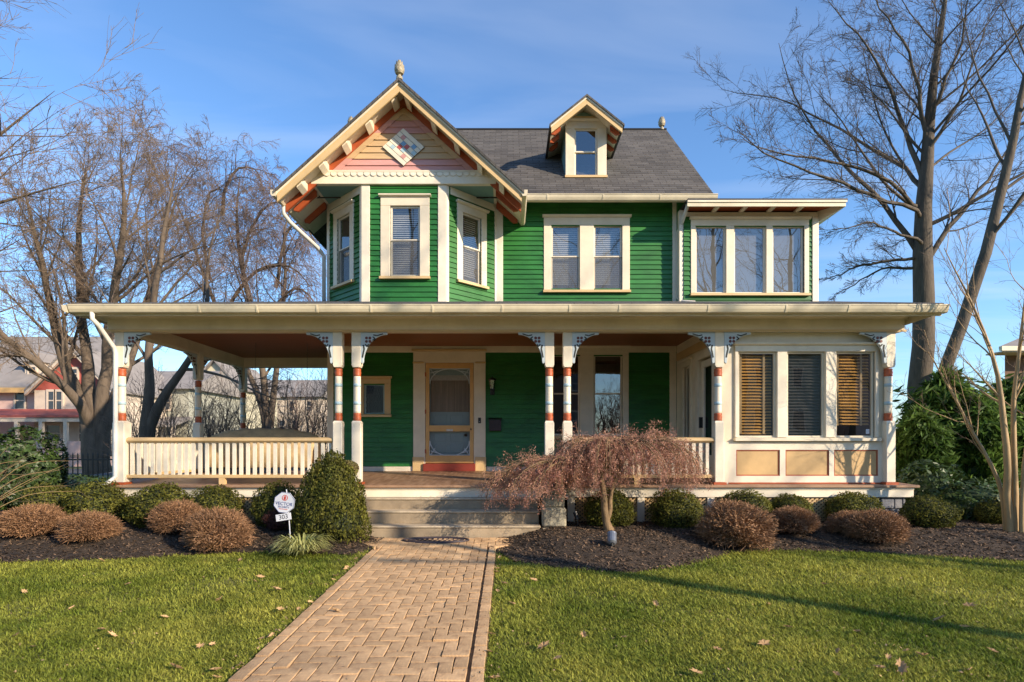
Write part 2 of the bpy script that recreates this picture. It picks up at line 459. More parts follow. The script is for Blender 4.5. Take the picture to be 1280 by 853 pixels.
def grass(seed, n, y0, y1, hscale):
    r = np.random.default_rng(seed)
    y = y0 + (y1 - y0) * r.random(n)
    half = np.minimum(y * .98 + .6, 10)
    x = r.uniform(-1, 1, n) * half
    k = (y < bed_front(x) + r.normal(0, .055, n)) & ~((x > WX0 - .012 + .03 * (r.random(n) < .12)) & (x < WX1 + .012 - .03 * (r.random(n) < .12)))
    thin = np.sin(x * 1.7 + 1.3 * np.sin(y * 1.1)) * np.sin(y * 2.3 + .8 * np.sin(x * 2.9))
    k &= r.random(n) < np.clip(1.15 - .55 * np.maximum(0, thin), 0, 1)
    x, y = x[k], y[k]; n = len(x)
    h = r.uniform(.018, .044, n) * hscale
    # clumps: taller and shorter patches, real growth
    h *= .75 + .5 * (np.sin(x * 3.1 + np.sin(y * 2.3) * 2) * np.sin(y * 4.7 + x) * .5 + .5)
    a = r.uniform(0, 6.28, n)
    lean = r.uniform(.2, 1.7, n) * h
    wd = r.uniform(.0022, .0045, n) * (1 + (y - 3) * .12)
    base = np.stack([x, y, gz(y) - .004], -1)
    side = np.stack([np.cos(a), np.sin(a), np.zeros(n)], -1) * wd[:, None]
    ld = np.stack([-np.sin(a), np.cos(a), np.zeros(n)], -1)
    mid = base + ld * (lean * .35)[:, None]; mid[:, 2] += h * .6
    tip = base + ld * lean[:, None]; tip[:, 2] += h
    V = np.stack([base - side, base + side, mid + side * .8, mid - side * .8, tip], 1).reshape(-1, 3)
    i = np.arange(n) * 5
    return V, np.stack([i, i + 1, i + 2, i + 3], 1), np.stack([i + 3, i + 2, i + 4], 1)
V1, Q1, T1 = grass(11, 260000, 2.9, 5.2, 1.0)
V2, Q2, T2 = grass(12, 200000, 5.2, 8.1, 1.2)
tag(np_obj('lawn_grass', np.vstack([V1, V2]), [np.vstack([Q1, Q2 + len(V1)]), np.vstack([T1, T2 + len(V1)])], 'grass'), kind='stuff')

# ------------------------------------------------------------------ brick walk
def brick_walk():
    b = MB()
    ysl = [1.0, 3.0, 5.0, 7.0, 8.05, 8.65, 8.75]
    def ex(y):
        f = min(1, max(0, (y - 8.05) / .6)); return WX0 - .5 * f, WX1 + .8 * f
    for y0, y1 in zip(ysl, ysl[1:]):
        a0, a1 = ex(y0); c0, c1 = ex(y1); z0 = float(gz(y0)) + .010; z1 = float(gz(y1)) + .010
        b.hexa([(a0, y0, z0 - .1), (a1, y0, z0 - .1), (c1, y1, z1 - .1), (c0, y1, z1 - .1), (a0, y0, z0), (a1, y0, z0), (c1, y1, z1), (c0, y1, z1)])
    base = b.build('brick_walk', 'joint'); tag(base, kind='structure')
    r = random.Random(5)
    def bm(lx, ly, g=.0030, c=.0018, h=.055):
        m = MB(); x, y = lx / 2 - g, ly / 2 - g
        lo = [(-x, -y), (x, -y), (x, y), (-x, y)]; hi = [(-x + c, -y + c), (x - c, -y + c), (x - c, y - c), (-x + c, y - c)]
        m.add([(p, q, 0) for p, q in lo] + [(p, q, h - c) for p, q in lo] + [(p, q, h) for p, q in hi],
              [(0, 1, 5, 4), (1, 2, 6, 5), (2, 3, 7, 6), (3, 0, 4, 7), (4, 5, 9, 8), (5, 6, 10, 9), (6, 7, 11, 10), (7, 4, 8, 11), (8, 9, 10, 11)])
        return m
    full, half, bord = bm(.204, .102), bm(.102, .102), bm(.204, .098)
    meshes = {}
    for k, m in (('f', full), ('h', half), ('b', bord)):
        me = m.mesh('brick'); me.materials.append(M['brick']); meshes[k] = (m, me)
    P = []   # (x,y,rot,kind)
    w_ = .102
    x0 = WX0 + .115
    nx = 14; sx = (WX1 - .125 - x0) / (nx * w_)
    def inside(cx, cy):
        X = x0 + (cx + .5) * w_ * sx; Y = 3.0 + (cy + .5) * w_
        if Y > 8.74: return False
        a, c = ex(Y); return a + .10 < X < c - .10
    for j in range(-2, 58):
        for i in range(-20, 10):
            for o in (0, 1):
                if o == 0: cells = [(j + 4 * i, j), (j + 4 * i + 1, j)]
                else: cells = [(j + 4 * i + 3, j), (j + 4 * i + 3, j + 1)]
                ins = [q for q in cells if inside(*q)]
                if len(ins) == 2:
                    cx = (cells[0][0] + cells[1][0]) / 2; cy = (cells[0][1] + cells[1][1]) / 2
                    P.append((x0 + (cx + .5) * w_ * sx, 3.0 + (cy + .5) * w_, 0 if o == 0 else R(90), 'f'))
                elif len(ins) == 1:
                    P.append((x0 + (ins[0][0] + .5) * w_ * sx, 3.0 + (ins[0][1] + .5) * w_, 0, 'h'))
    y = 3.0
    while y < 8.0:
        P.append((WX0 + .055, y + .1, R(90), 'b')); P.append((WX1 - .055, y + .1, R(90), 'b')); y += .206
    for s, xa, xb in ((-1, WX0 + .055, WX0 - .42), (1, WX1 - .055, WX1 + .72)):
        n = 3 if s < 0 else 5
        for k in range(n):
            t = (k + .5) / n
            P.append((xa + (xb - xa) * t, 8.06 + .58 * t, math.atan2(.58, xb - xa), 'b'))
    P.sort(key=lambda p: p[1])
    P = [p for p in P if p[1] > 3.55]
    rest = MB()
    for k, (x, y, a, kind) in enumerate(P):
        z = float(gz(y)) - .022 + r.gauss(0, .0028)
        X = Matrix.Translation((x, y, z)) @ Matrix.Rotation(.032 + r.gauss(0, .013), 4, 'X') @ Matrix.Rotation(r.gauss(0, .013), 4, 'Y') @ Matrix.Rotation(a + r.gauss(0, .014), 4, 'Z')
        if k < 300:
            o = link('brick', meshes[kind][1], None, base); o.matrix_local = X
        else:
            m = meshes[kind][0]
            rest.add([X @ Vector(p) for p in m.v], m.f)
    q = rest.build('brick_field', 'brickrest', base); q['kind'] = 'stuff'
brick_walk()
# ================================================================== THE HOUSE
YW, YP, YB, YS = 12.29, 9.60, 11.34, 12.05     # main wall, porch posts, bay front, upper sunroom wall
house = thing('victorian_house', 'green clapboard Victorian house with cream trim and a wraparound porch', 'house', (0, 11, 0))
H = house

def panel(mb, u0, u1, z0, z1, holes, y0, y1):
    us = sorted({u0, u1, *[max(u0, min(u1, h[k])) for h in holes for k in (0, 1)]})
    zs = sorted({z0, z1, *[max(z0, min(z1, h[k])) for h in holes for k in (2, 3)]})
    for a, b in zip(us, us[1:]):
        run = None
        for c, d in zip(zs, zs[1:]):
            m = ((a + b) / 2, (c + d) / 2)
            solid = not any(h[0] < m[0] < h[1] and h[2] < m[1] < h[3] for h in holes)
            if solid: run = [run[0], d] if run else [c, d]
            if (not solid or d == z1) and run:
                mb.box(a, b, y0, y1, run[0], run[1]); run = None

JR = random.Random(12)
def wall(X, u0, u1, z0, z1, holes, pitch=.102, m='green', boards=True, skip=None, sub='clapboard'):
    """backing panel plus one clapboard per course, cut at the openings"""
    b = MB(); panel(b, u0, u1, z0, z1, holes, .002, .12)
    o = b.build('wall', m, H, X)
    if not boards: return o
    z = z0
    while z < z1 - .01:
        t = min(z + pitch, z1)
        zm = z + pitch / 2
        cuts = sorted([(h[0], h[1]) for h in holes + (skip or []) if h[2] < zm < h[3]])
        a = u0
        segs = []
        for c in cuts:
            if c[0] > a + .02: segs.append((a, c[0]))
            a = max(a, c[1])
        if a < u1 - .02: segs.append((a, u1))
        jt = []
        for s, e in segs:
            while e - s > 2.6 or (e - s > 1.5 and JR.random() < .30):
                q = s + (e - s) * JR.uniform(.3, .7) if e - s < 3.2 else s + JR.uniform(1.2, 2.4)
                jt.append((s, q - .0015)); s = q + .0015
            jt.append((s, e))
        for s, e in jt:
            k = MB()
            k.hexa([(s, -.026, z), (e, -.026, z), (e, 0, z), (s, 0, z), (s, -.005, t), (e, -.005, t), (e, 0, t), (s, 0, t)])
            k.build(sub, m, o, X)
        z += pitch
    return o

def window(X, lights, z0, z1, cas=.14, head=.10, sill=.06, trim='cream', blind='blind', double=True, room=.5, blind_top=0., low_screen=True, sillm='tan', mull=True, side=None, fr='white', bl_gap=.0, d0=.034):
    """casing + head + sill, one sash pair per light; lights = [(u0,u1)...] openings"""
    a, b = lights[0][0], lights[-1][1]
    cl = side if side is not None else cas
    f = MB()
    f.box(a - cl, a, -d0, .03, z0, z1); f.box(b, b + cl, -d0, .03, z0, z1)
    f.box(a - cl, b + cl, -d0, .03, z1, z1 + cas)
    for p, q in zip(lights, lights[1:]): f.box(p[1], q[0], -d0, .03, z0, z1)
    win = f.build('window', trim, H, X, bevel=.006)
    h = MB(); h.prism([(-.055 - d0, z1 + cas + .045), (-.055 - d0, z1 + cas + .02), (-.012 - d0, z1 + cas), (.0, z1 + cas), (.0, z1 + cas + .045)], a - cl - .03, b + cl + .03, 'x')
    h.build('head_moulding', trim, win, X)
    s = MB(); s.hexa([(a - cl - .015, -.055 - d0, z0 - sill), (b + cl + .015, -.055 - d0, z0 - sill), (b + cl + .015, .03, z0 - sill), (a - cl - .015, .03, z0 - sill),
                      (a - cl - .015, -.055 - d0, z0 - .012), (b + cl + .015, -.055 - d0, z0 - .012), (b + cl + .015, .03, z0), (a - cl - .015, .03, z0)])
    s.build('sill', sillm, win, X)
    t = .037
    for u0, u1 in lights:
        zm = z0 + (z1 - z0) * .52
        pieces = [(zm - .012, z1, .012), (z0, zm + .02, .034)] if double else [(z0, z1, .02)]
        for k, (c, d, y) in enumerate(pieces):
            q = MB(); panel(q, u0 + .002, u1 - .002, c + .002, d - .002, [(u0 + t, u1 - t, c + t * (1.2 if k else .8), d - t * .8)], y, y + .035)
            q.build('sash', fr, win, X)
            g = MB(); g.add([(u0 + t - .01, y + .018, c + .03), (u1 - t + .01, y + .018, c + .03), (u1 - t + .01, y + .018, d - .03), (u0 + t - .01, y + .018, d - .03)], [(0, 1, 2, 3)])
            g.build('pane', 'glass', win, X)
        if double and low_screen:
            g = MB(); g.add([(u0 + .03, .008, z0 + .03), (u1 - .03, .008, z0 + .03), (u1 - .03, .008, zm), (u0 + .03, .008, zm)], [(0, 1, 2, 3)])
            g.build('insect_screen', 'mesh', win, X)
        if blind:
            q = MB(); z = z1 - .04
            while z > z0 + .03 + blind_top * (z1 - z0):
                q.add([(u0 + .03, .12, z - .028), (u1 - .03, .12, z - .028), (u1 - .03, .142, z), (u0 + .03, .142, z)], [(0, 1, 2, 3)]); z -= .043 if blind == 'blind' else .052
            e = q.build('blind', blind, win, X); e['kind'] = 'stuff'
            if blind == 'woodblind':
                q = MB()
                for k in (.22, .72): q.box(u0 + (u1 - u0) * k - .012, u0 + (u1 - u0) * k + .012, .113, .117, z0 + .03 + blind_top * (z1 - z0), z1 - .03)
                q.build('blind_tape', 'lattice', win, X)
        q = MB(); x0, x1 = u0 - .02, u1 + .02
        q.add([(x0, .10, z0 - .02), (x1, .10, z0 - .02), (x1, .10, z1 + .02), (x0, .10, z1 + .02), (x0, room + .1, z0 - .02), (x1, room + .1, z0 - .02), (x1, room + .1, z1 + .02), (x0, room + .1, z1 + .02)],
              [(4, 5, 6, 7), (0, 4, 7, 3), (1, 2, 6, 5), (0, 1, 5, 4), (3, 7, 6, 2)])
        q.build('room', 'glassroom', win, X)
    return win

def board(name, m, x0, x1, y0, y1, z0, z1, X=None, parent=None, bevel=.005):
    return MB().box(x0, x1, y0, y1, z0, z1).build(name, m, parent or H, X, bevel=bevel)

# ---------------------------------------------------------------- main wall, upper floor
BX0, BX1, FX0, FX1 = -3.82, -.24, -2.85, -1.21      # bay: where it leaves the wall; its front
XC = (FX0 + FX1) / 2
ZF = 6.54                                            # underside of the gable frieze
MX1 = 3.69
F0 = Matrix.Translation((0, YW, 0))
m1 = [(U(689, YW), U(724.5, YW)), (U(742, YW), U(777.5, YW))]
mz0, mz1 = W(363, YW), W(282, YW)
wall(F0, BX1 + .05, MX1, 4.36, 6.70, [(m1[0][0], m1[1][1], mz0, mz1)])
window(F0, m1, mz0, mz1, cas=.16, side=.16, blind_top=.1)
board('corner_board', 'white', BX1 - .01, BX1 + .15, YW - .036, YW, 4.36, 6.69)
board('corner_board', 'white', MX1 - .17, MX1 + .0, YW - .036, YW, 4.36, 6.69)
# ---------------------------------------------------------------- bay
ang = math.atan2(YW - YB, FX0 - BX0)
Lb = math.hypot(YW - YB, FX0 - BX0)
XFb = Matrix.Translation((FX0, YB, 0)); fw = FX1 - FX0
XL = Rz(-ang, BX0, YW); XR = Rz(ang, FX1, YB)
sc = FP / YB
fu0, fu1 = U(488, YB) - FX0, U(525, YB) - FX0
fz0, fz1 = W(346, YB), W(258, YB)
wall(XFb, 0, fw, 4.14, ZF, [(fu0, fu1, fz0, fz1)])
window(XFb, [(fu0, fu1)], fz0, fz1, cas=.17, side=.19, blind_top=.0)
su0, su1 = Lb * .5 - .26, Lb * .5 + .24
sz0, sz1 = fz0, fz1
wall(XL, 0, Lb, 4.14, ZF, [(su0, su1, sz0, sz1)])
window(XL, [(su0, su1)], sz0, sz1, cas=.15, side=.15, blind='')
wall(XR, 0, Lb, 4.14, ZF, [(su0, su1, sz0, sz1)])
window(XR, [(su0, su1)], sz0, sz1, cas=.15, side=.15, blind_top=.1)
for X, u0, u1 in ((XFb, -.012, .15), (XFb, fw - .15, fw + .012), (XL, 0, .10), (XL, Lb - .06, Lb + .008), (XR, -.008, .06), (XR, Lb - .06, Lb)):
    board('corner_board', 'white', u0, u1, -.034, .0, 4.14, ZF, X)
for X in (XL, XR): board('frieze_strip', 'white', .1, Lb - .06, -.032, 0, ZF - .15, ZF, X)

# ---------------------------------------------------------------- front gable
GX0, GX1 = XC - 1.81, XC + 1.81
th = .9                                # slope of the rakes
ZA = 8.29                              # rake apex
YG = YB - .02                          # face of the gable wall
YR = 10.83                             # face of the rake boards
fr = MB(); fr.box(GX0, GX1, YG - .055, YG + .05, ZF, ZF + .25)
fz = fr.build('gable_frieze', 'white', H, bevel=.006)
MB().box(GX0, GX0 + .06, YG + .05, YW, ZF, ZF + .25).build('frieze_return', 'white', fz)
MB().box(GX1 - .06, GX1, YG + .05, YW, ZF, ZF + .25).build('frieze_return', 'white', fz)
MB().box(GX0 - .02, GX1 + .02, YG - .075, YG - .055, ZF + .225, ZF + .26).build('frieze_cap', 'cream', fz)
n = 28; wsc = (GX1 - GX0) / n
sm = MB(); pts = [(-wsc * .46, 0)] + [(wsc * .46 * math.cos(math.pi + math.pi * k / 8), .055 * math.sin(math.pi + math.pi * k / 8) - .02) for k in range(9)] + [(wsc * .46, 0)]
sm.prism(pts, -.016, 0)
sme = sm.mesh('scallop'); sme.materials.append(M['white'])
for i in range(n):
    o = link('scallop', sme, None, fz); o.location = (GX0 + wsc * (i + .5), YG - .056 - 11, ZF + .222)
for s, gx in ((-1, GX0), (1, GX1)):
    fx, bx = (FX0, BX0) if s < 0 else (FX1, BX1)
    MB().prism([(fx, YB + .002), (gx, YB + .002), (gx, YW), (bx, YW)], ZF + .002, ZF + .02, 'z').build('bay_soffit', 'teal', H)
# gable boards, bottom to top
zg = ZF + .255
cols = ['pink', 'pink', 'gold', 'gold', 'gold', 'gold', 'pink', 'pink', 'gold', 'gold']
p = .1255
for i, c in enumerate(cols):
    z0, z1 = zg + p * i, zg + p * (i + 1)
    h0 = min(1.80, (ZA - .19 - z0) / th); h1 = max(.02, min(1.80, (ZA - .19 - z1) / th))
    if h0 <= .04: break
    k = MB(); k.add([(XC - h0, YG - .026, z0), (XC + h0, YG - .026, z0), (XC + h1, YG - .006, z1), (XC - h1, YG - .006, z1),
                     (XC - h0, YG + .03, z0), (XC + h0, YG + .03, z0), (XC + h1, YG + .03, z1), (XC - h1, YG + .03, z1)],
                    [(0, 1, 2, 3), (7, 6, 5, 4), (0, 4, 5, 1), (1, 5, 6, 2), (2, 6, 7, 3), (3, 7, 4, 0)])
    k.build('gable_board', c, H)
    # the mitred ends of the board
    if i < 9:
        for s in (-1, 1):
            e = MB(); a = h0 - .20; bb = h1 - .20 + .10
            e.prism([(XC + s * (h0), z0), (XC + s * a, z0 + .004), (XC + s * (a - .11), z1), (XC + s * h1, z1)], YG - .034, YG - .02)
            e.build('mitred_end', c, H)
MB().prism([(XC - 1.8, zg), (XC + 1.8, zg), (XC, ZA - .12)], YG + .03, YG + .10).build('gable_wall', 'gold', H)
# diamond of six boards with coloured squares
cx_, cz_ = U(505, YB), W(186.2, YB)
dh, dv = 26 / sc, 23.4 / sc
pn = MB(); pn.prism([(cx_, cz_ + dv), (cx_ - dh, cz_), (cx_, cz_ - dv), (cx_ + dh, cz_)], YG - .040, YG - .012)
dia = pn.build('diamond_panel', 'black', H)
def dpt(u, v): return (cx_ + dh * (u - v), cz_ + dv * (1 - u - v))
def cell(u0, u1, v0, v1, y0, y1, name, m):
    k = MB(); k.prism([dpt(u0, v0), dpt(u0, v1), dpt(u1, v1), dpt(u1, v0)], y0, y1); k.build(name, m, dia)
for j in range(6): cell(.0, 1, j / 6 + .008, (j + 1) / 6 - .008, YG - .052, YG - .0405, 'diamond_board', 'white')
for i, j, c in ((1, 1, 'pink'), (2, 2, 'dblue'), (3, 2, 'dred'), (4, 1, 'dblue'), (1, 4, 'bluering'), (2, 3, 'dred'), (3, 3, 'bluering'), (4, 4, 'pink'), (5, 2, 'bluering')):
    if c not in M: M[c] = mat('diamond_' + c, (.16, .32, .50) if c == 'dblue' else (.46, .10, .09), .5, .08, 5)
    cell(i / 6 + .006, (i + 1) / 6 - .006, j / 6 + .012, (j + 1) / 6 - .012, YG - .055, YG - .0525, 'coloured_square', c)
# rakes, roof slabs, soffit, outlookers
HWr = 2.30
def slope_quad(s, z0, depth, w0=0., w1=HWr):
    return [(XC + s * w0, z0 - w0 * th), (XC + s * w1, z0 - w1 * th), (XC + s * w1, z0 - w1 * th - depth), (XC + s * w0, z0 - w0 * th - depth)]
for s in (-1, 1):
    MB().prism(slope_quad(s, ZA - .035, .175), YR, YR + .04).build('rake_board', 'tan', H, bevel=.004)
    MB().prism(slope_quad(s, ZA - .012, .055, 0, HWr + .01), YR - .018, YR - .0005).build('rake_moulding', 'cream', H)
    sl = MB().prism(slope_quad(s, ZA + .03, .055, 0, HWr + .05), YR - .05, 14.4)
    L_ = math.hypot(1, th)
    sl.uv = []
    for f in sl.f:
        for i in f:
            x, y, z = sl.v[i]; sl.uv.append((y, abs(x - XC) * L_))
    sl.build('gable_roof', 'shingle', H)
    MB().prism(slope_quad(s, ZA - .05, .02), YR + .042, YW + .6).build('soffit', 'cream', H)
    MB().prism(slope_quad(s, ZA - .072, .15), YG - .050, YG - .001).build('barge_board', 'rust', H)
    for t in (.12, .62, 1.06, 1.50, 1.92):
        z = ZA - .075 - t * th
        MB().prism([(XC + s * t - .05, z + .05 * th * s), (XC + s * t + .05, z - .05 * th * s), (XC + s * t + .05, z - .05 * th * s - .13), (XC + s * t - .05, z + .05 * th * s - .13)], YR + .09, YG - .051).build('outlooker', 'cream', H, bevel=.01)
    # eave side: rafter tails and gutter
    xe = XC + s * HWr; ze = ZA - HWr * th
    for y in (11.55, 12.16):
        k = MB(); k.prism([(xe - s * .05, ze - .03), (xe - s * .05, ze - .085), (xe - s * .14, ze - .10), (xe - s * .26, ze + .01), (xe - s * .50, ze + .22), (xe - s * .50, ze + .375)], y, y + .06)
        k.build('rafter_tail', 'rust', H)
    g = MB(); gx = xe + s * .055
    g.prism([(gx - .06, ze + .0), (gx - .055, ze - .08), (gx - .03, ze - .115), (gx + .03, ze - .115), (gx + .055, ze - .08), (gx + .06, ze + .0)], YR - .03, 12.6)
    g.build('gutter', 'gutter', H)
ds = MB(); gx = XC - HWr - .055; zt = ZA - HWr * th - .11
ds.tube([(gx, 11.3, zt + .02), (gx, 11.3, zt - .14), (gx + .06, 11.45, zt - .24), (gx + .42, 12.05, zt - .55), (BX0 - .06, 12.2, zt - .68), (BX0 - .06, 12.2, 4.2)], .042, 10)
ds.build('downspout', 'gutteru', H, smooth=True)

def finial(x, y, z, s=1.):
    f = MB(); f.lathe([(r_ * s, z + h_ * s) for r_, h_ in ((.065, -.03), (.065, .02), (.035, .035), (.03, .07), (.075, .085), (.095, .13), (.10, .18), (.085, .25), (.05, .31), (.02, .335), (.012, .36))], x, y, 14)
    # rows of petals round the bud
    for k in range(4):
        for j in range(9):
            a = (j + .5 * (k % 2)) * 2 * math.pi / 9; zz = z + (.11 + .055 * k) * s; rr = (.098, .102, .09, .066)[k] * s
            c, sn = math.cos(a), math.sin(a)
            f.add([(x + (rr - .012) * c - .025 * sn * s, y + (rr - .012) * sn + .025 * c * s, zz), (x + (rr - .012) * c + .025 * sn * s, y + (rr - .012) * sn - .025 * c * s, zz), (x + (rr + .008) * c, y + (rr + .008) * sn, zz + .06 * s)], [(0, 1, 2)])
    return f.build('finial', 'gilt', H)
finial(XC, YR + .02, ZA + .05, .95)

# ---------------------------------------------------------------- main roof
RX0, RX1, YE, ZE, YRg, ZRg = -4.30, 4.28, 11.86, 6.56, 15.5, 9.91
def roof_plane(x0, x1, y0, z0, y1, z1, n, name='main_roof'):
    """overlapping shingle courses as stepped strips"""
    b = MB(); b.uv = []
    L_ = math.hypot(y1 - y0, z1 - z0)
    def quad(p, q):
        b.add(p, [(0, 1, 2, 3)]); b.uv.extend(q)
    for i in range(n):
        a, c = i / n, (i + 1) / n
        ya, za, yc, zc = y0 + (y1 - y0) * a, z0 + (z1 - z0) * a, y0 + (y1 - y0) * c, z0 + (z1 - z0) * c
        quad([(x0, ya, za + .014), (x1, ya, za + .014), (x1, yc, zc + .002), (x0, yc, zc + .002)], [(x0, L_ * a), (x1, L_ * a), (x1, L_ * c), (x0, L_ * c)])
        quad([(x0, ya, za), (x1, ya, za), (x1, ya, za + .014), (x0, ya, za + .014)], [(x0, L_ * a), (x1, L_ * a), (x1, L_ * a + .001), (x0, L_ * a + .001)])
    quad([(x0, y0, z0 - .05), (x1, y0, z0 - .05), (x1, y0, z0), (x0, y0, z0)], [(0, .07), (1, .07), (1, .08), (0, .08)])
    quad([(x0, y0, z0 - .05), (x0, y1, z1 - .05), (x1, y1, z1 - .05), (x1, y0, z0 - .05)], [(0, 0), (0, 1), (1, 1), (1, 0)])
    for x in (x0, x1): quad([(x, y0, z0 - .05), (x, y1, z1 - .05), (x, y1, z1), (x, y0, z0)], [(0, 0), (L_, 0), (L_, .05), (0, .05)])
    return b.build(name, 'shingle', H)
roof_plane(RX0, RX1, YE, ZE, YRg, ZRg, 36)
roof_plane(RX0, RX1, 2 * YRg - YE, ZE, YRg, ZRg, 36)
MB().tube([(RX0, YRg, ZRg), (RX1, YRg, ZRg)], .045, 8).build('ridge_cap', 'black', H)
finial(RX1 - .12, YRg, ZRg + .02, .95); finial(RX0 + .10, YRg, ZRg + .02, .95)
for x in (RX0, RX1 - .04):
    MB().prism([(YE - .02, ZE - .055), (YRg, ZRg - .055), (YRg, ZRg - .24), (YE - .02, ZE - .24)], x, x + .04, 'x').build('rake_board', 'cream', H)
    MB().prism([(2 * YRg - YE, ZE - .055), (YRg + .001, ZRg - .055), (YRg + .001, ZRg - .24), (2 * YRg - YE, ZE - .24)], x, x + .04, 'x').build('rake_board', 'cream', H)
for x in (BX0, MX1 - .1):
    MB().prism([(YW, 6.4), (2 * YRg - YW, 6.4), (2 * YRg - YW, 6.6), (YRg, ZRg - .3), (YW, 6.75)], x, x + .1, 'x').build('gable_wall', 'green', H)
# main eave: fascia, soffit, gutter (in lengths with joints)
MB().box(.30, RX1, YE + .02, YE + .05, ZE - .11, ZE - .05).build('fascia', 'gutter', H)
MB().hexa([(.30, YE + .05, ZE - .09), (RX1, YE + .05, ZE - .09), (RX1, YW - .002, 6.70), (.30, YW - .002, 6.70), (.30, YE + .05, ZE - .07), (RX1, YE + .05, ZE - .07), (RX1, YW - .002, 6.72), (.30, YW - .002, 6.72)]).build('soffit', 'cream', H)
def gutter(x0, x1, y, z, joints, depth=.115, m='gutter'):
    pr = [(y - .065, z), (y - .06, z - .03), (y - .052, z - .06), (y - .03, z - depth + .012), (y - .015, z - depth), (y + .06, z - depth), (y + .06, z)]
    o = MB().prism(pr, x0, x1, 'x').build('gutter', m, H)
    MB().box(x0, x1, y - .072, y - .056, z - .006, z + .008).build('gutter_lip', m, o)
    for j in joints:
        q = [(y - .071, z + .001), (y - .066, z - .032), (y - .058, z - .063), (y - .034, z - depth + .005), (y - .015, z - depth - .006), (y + .0, z - depth - .006), (y + .0, z)]
        MB().prism(q, j - .014, j + .014, 'x').build('gutter_joint', m, o)
    return o
gutter(.32, RX1 + .02, YE - .05, ZE - .01, [U(684, YE), U(753, YE), U(824, YE)])
d2 = MB(); xd = U(857, YE)
d2.tube([(xd + .02, YE - .05, ZE - .12), (xd + .02, YE - .05, ZE - .24), (xd - .02, YE + .16, ZE - .46), (xd - .05, YW - .08, ZE - .62), (xd - .05, YW - .08, 4.55), (xd - .03, YW - .2, 4.44), (xd + .18, YW - .45, 4.36)], .038, 10)
d2.build('downspout', 'gutteru', H, smooth=True)
# body of the house behind the fronts
for x0, x1, y0, y1, z0, z1 in ((BX0 + .002, BX0 + .1, YW + .125, 18.7, .2, 6.5), (BX0 + .1, 6.42, 18.6, 18.7, .2, 6.4), (6.36, 6.46, YS + .13, 18.6, .2, 6.28)):
    MB().box(x0, x1, y0, y1, z0, z1).build('wall', 'green', H)

# ---------------------------------------------------------------- dormer
YD, YDr = 12.72, 12.30
XD = 1.70
dw0, dw1 = U(718, YD), U(746.5, YD)
dz0, dz1 = W(220.5, YD), W(161.5, YD)
XDm = Matrix.Translation((0, YD, 0))
window(XDm, [(dw0, dw1)], dz0, dz1, cas=.15, side=.20, head=.02, blind='', low_screen=False)
MB().box(dw0 - .18, dw1 + .18, .035, .05, dz0 - .4, dz0).build('dormer_apron', 'cream', H, XDm)
zc = dz1 + .15
for x in (dw0 - .20, dw1 + .15):
    MB().prism([(YD + .035, dz0 - .4), (14.0, dz0 + .8), (14.0, 8.5), (YD + .035, zc + .1)], x, x + .05, 'x').build('dormer_cheek', 'teal', H)
zpk, dsl = 8.88, .80
MB().prism([(XD - .50, zc + .03), (XD + .50, zc + .03), (XD, zpk - .10)], YD - .01, YD + .05).build('dormer_gable', 'teal', H)
MB().box(XD - .44, XD + .44, YD - .06, YD - .01, zc + .02, zc + .10).build('dormer_moulding', 'tan', H)
def dq(s, z0, depth, w1=.76): return [(XD, z0), (XD + s * w1, z0 - w1 * dsl), (XD + s * w1, z0 - w1 * dsl - depth), (XD, z0 - depth)]
for s in (-1, 1):
    MB().prism(dq(s, zpk - .02, .15), YDr, YDr + .035).build('rake_board', 'tan', H, bevel=.004)
    MB().prism(dq(s, zpk - .012, .045, .77), YDr - .016, YDr - .0005).build('rake_moulding', 'cream', H)
    sl = MB().prism(dq(s, zpk + .03, .045, .80), YDr - .04, 14.6); sl.uv = []
    for f in sl.f:
        for i in f: sl.uv.append((sl.v[i][1], abs(sl.v[i][0] - XD) * 1.28))
    sl.build('dormer_roof', 'shingle', H)
    MB().prism(dq(s, zpk - .03, .018, .745), YDr + .037, 14.5).build('soffit', 'cream', H)
    for y in (12.52, 12.86, 13.2):
        xe = XD + s * .74; ze = zpk - .05 - .74 * dsl
        MB().prism([(xe, ze - .01), (xe, ze - .05), (xe - s * .08, ze - .06), (xe - s * .2, ze + .04), (xe - s * .2, ze + .145)], y, y + .05).build('rafter_tail', 'rust', H)

# ---------------------------------------------------------------- upper sunroom
SX0, SX1 = MX1, 6.49
FS = Matrix.Translation((0, YS, 0))
tri = [(U(a, YS), U(b, YS)) for a, b in ((869, 907), (917, 957), (965, 1004.5))]
tz0, tz1 = W(367, YS), W(283, YS)
wall(FS, SX0, SX1, 4.26, 6.24, [(tri[0][0], tri[2][1], tz0, tz1)])
ws = window(FS, tri, tz0, tz1, cas=.13, side=.10, double=False, blind='', room=.7)
M['roller'] = mat('grey_reflection_sheet', (.20, .19, .18), .8, .1, 3)  # added grey sheets behind the panes stand in for bright sky reflection
for a, b in tri: MB().box(a + .03, b - .03, .085, .089, tz0 + .02, tz1 - .02).build('roller_blind', 'roller', ws, FS)
board('corner_board', 'white', SX1 - .12, SX1 + .01, YS - .035, YS, 4.26, 6.20)
MB().box(SX0 - .09, SX0 + .1, YS + .125, YW - .04, 4.26, 6.72).build('wall', 'green', H)
board('corner_board', 'white', SX0 - .09, SX0 + .0, YS - .0, YS + .12, 4.26, 6.35)
MB().box(SX0, SX1, YS - .03, YS, 6.20, 6.29).build('frieze_strip', 'cream', H)
ye = 11.60
sr = MB(); sr.hexa([(SX0 - .05, ye, 6.36), (6.86, ye, 6.36), (6.86, 18.8, 6.42), (SX0 - .05, 18.8, 6.42), (SX0 - .05, ye, 6.40), (6.86, ye, 6.40), (6.86, 18.8, 6.6), (SX0 - .05, 18.8, 6.6)])
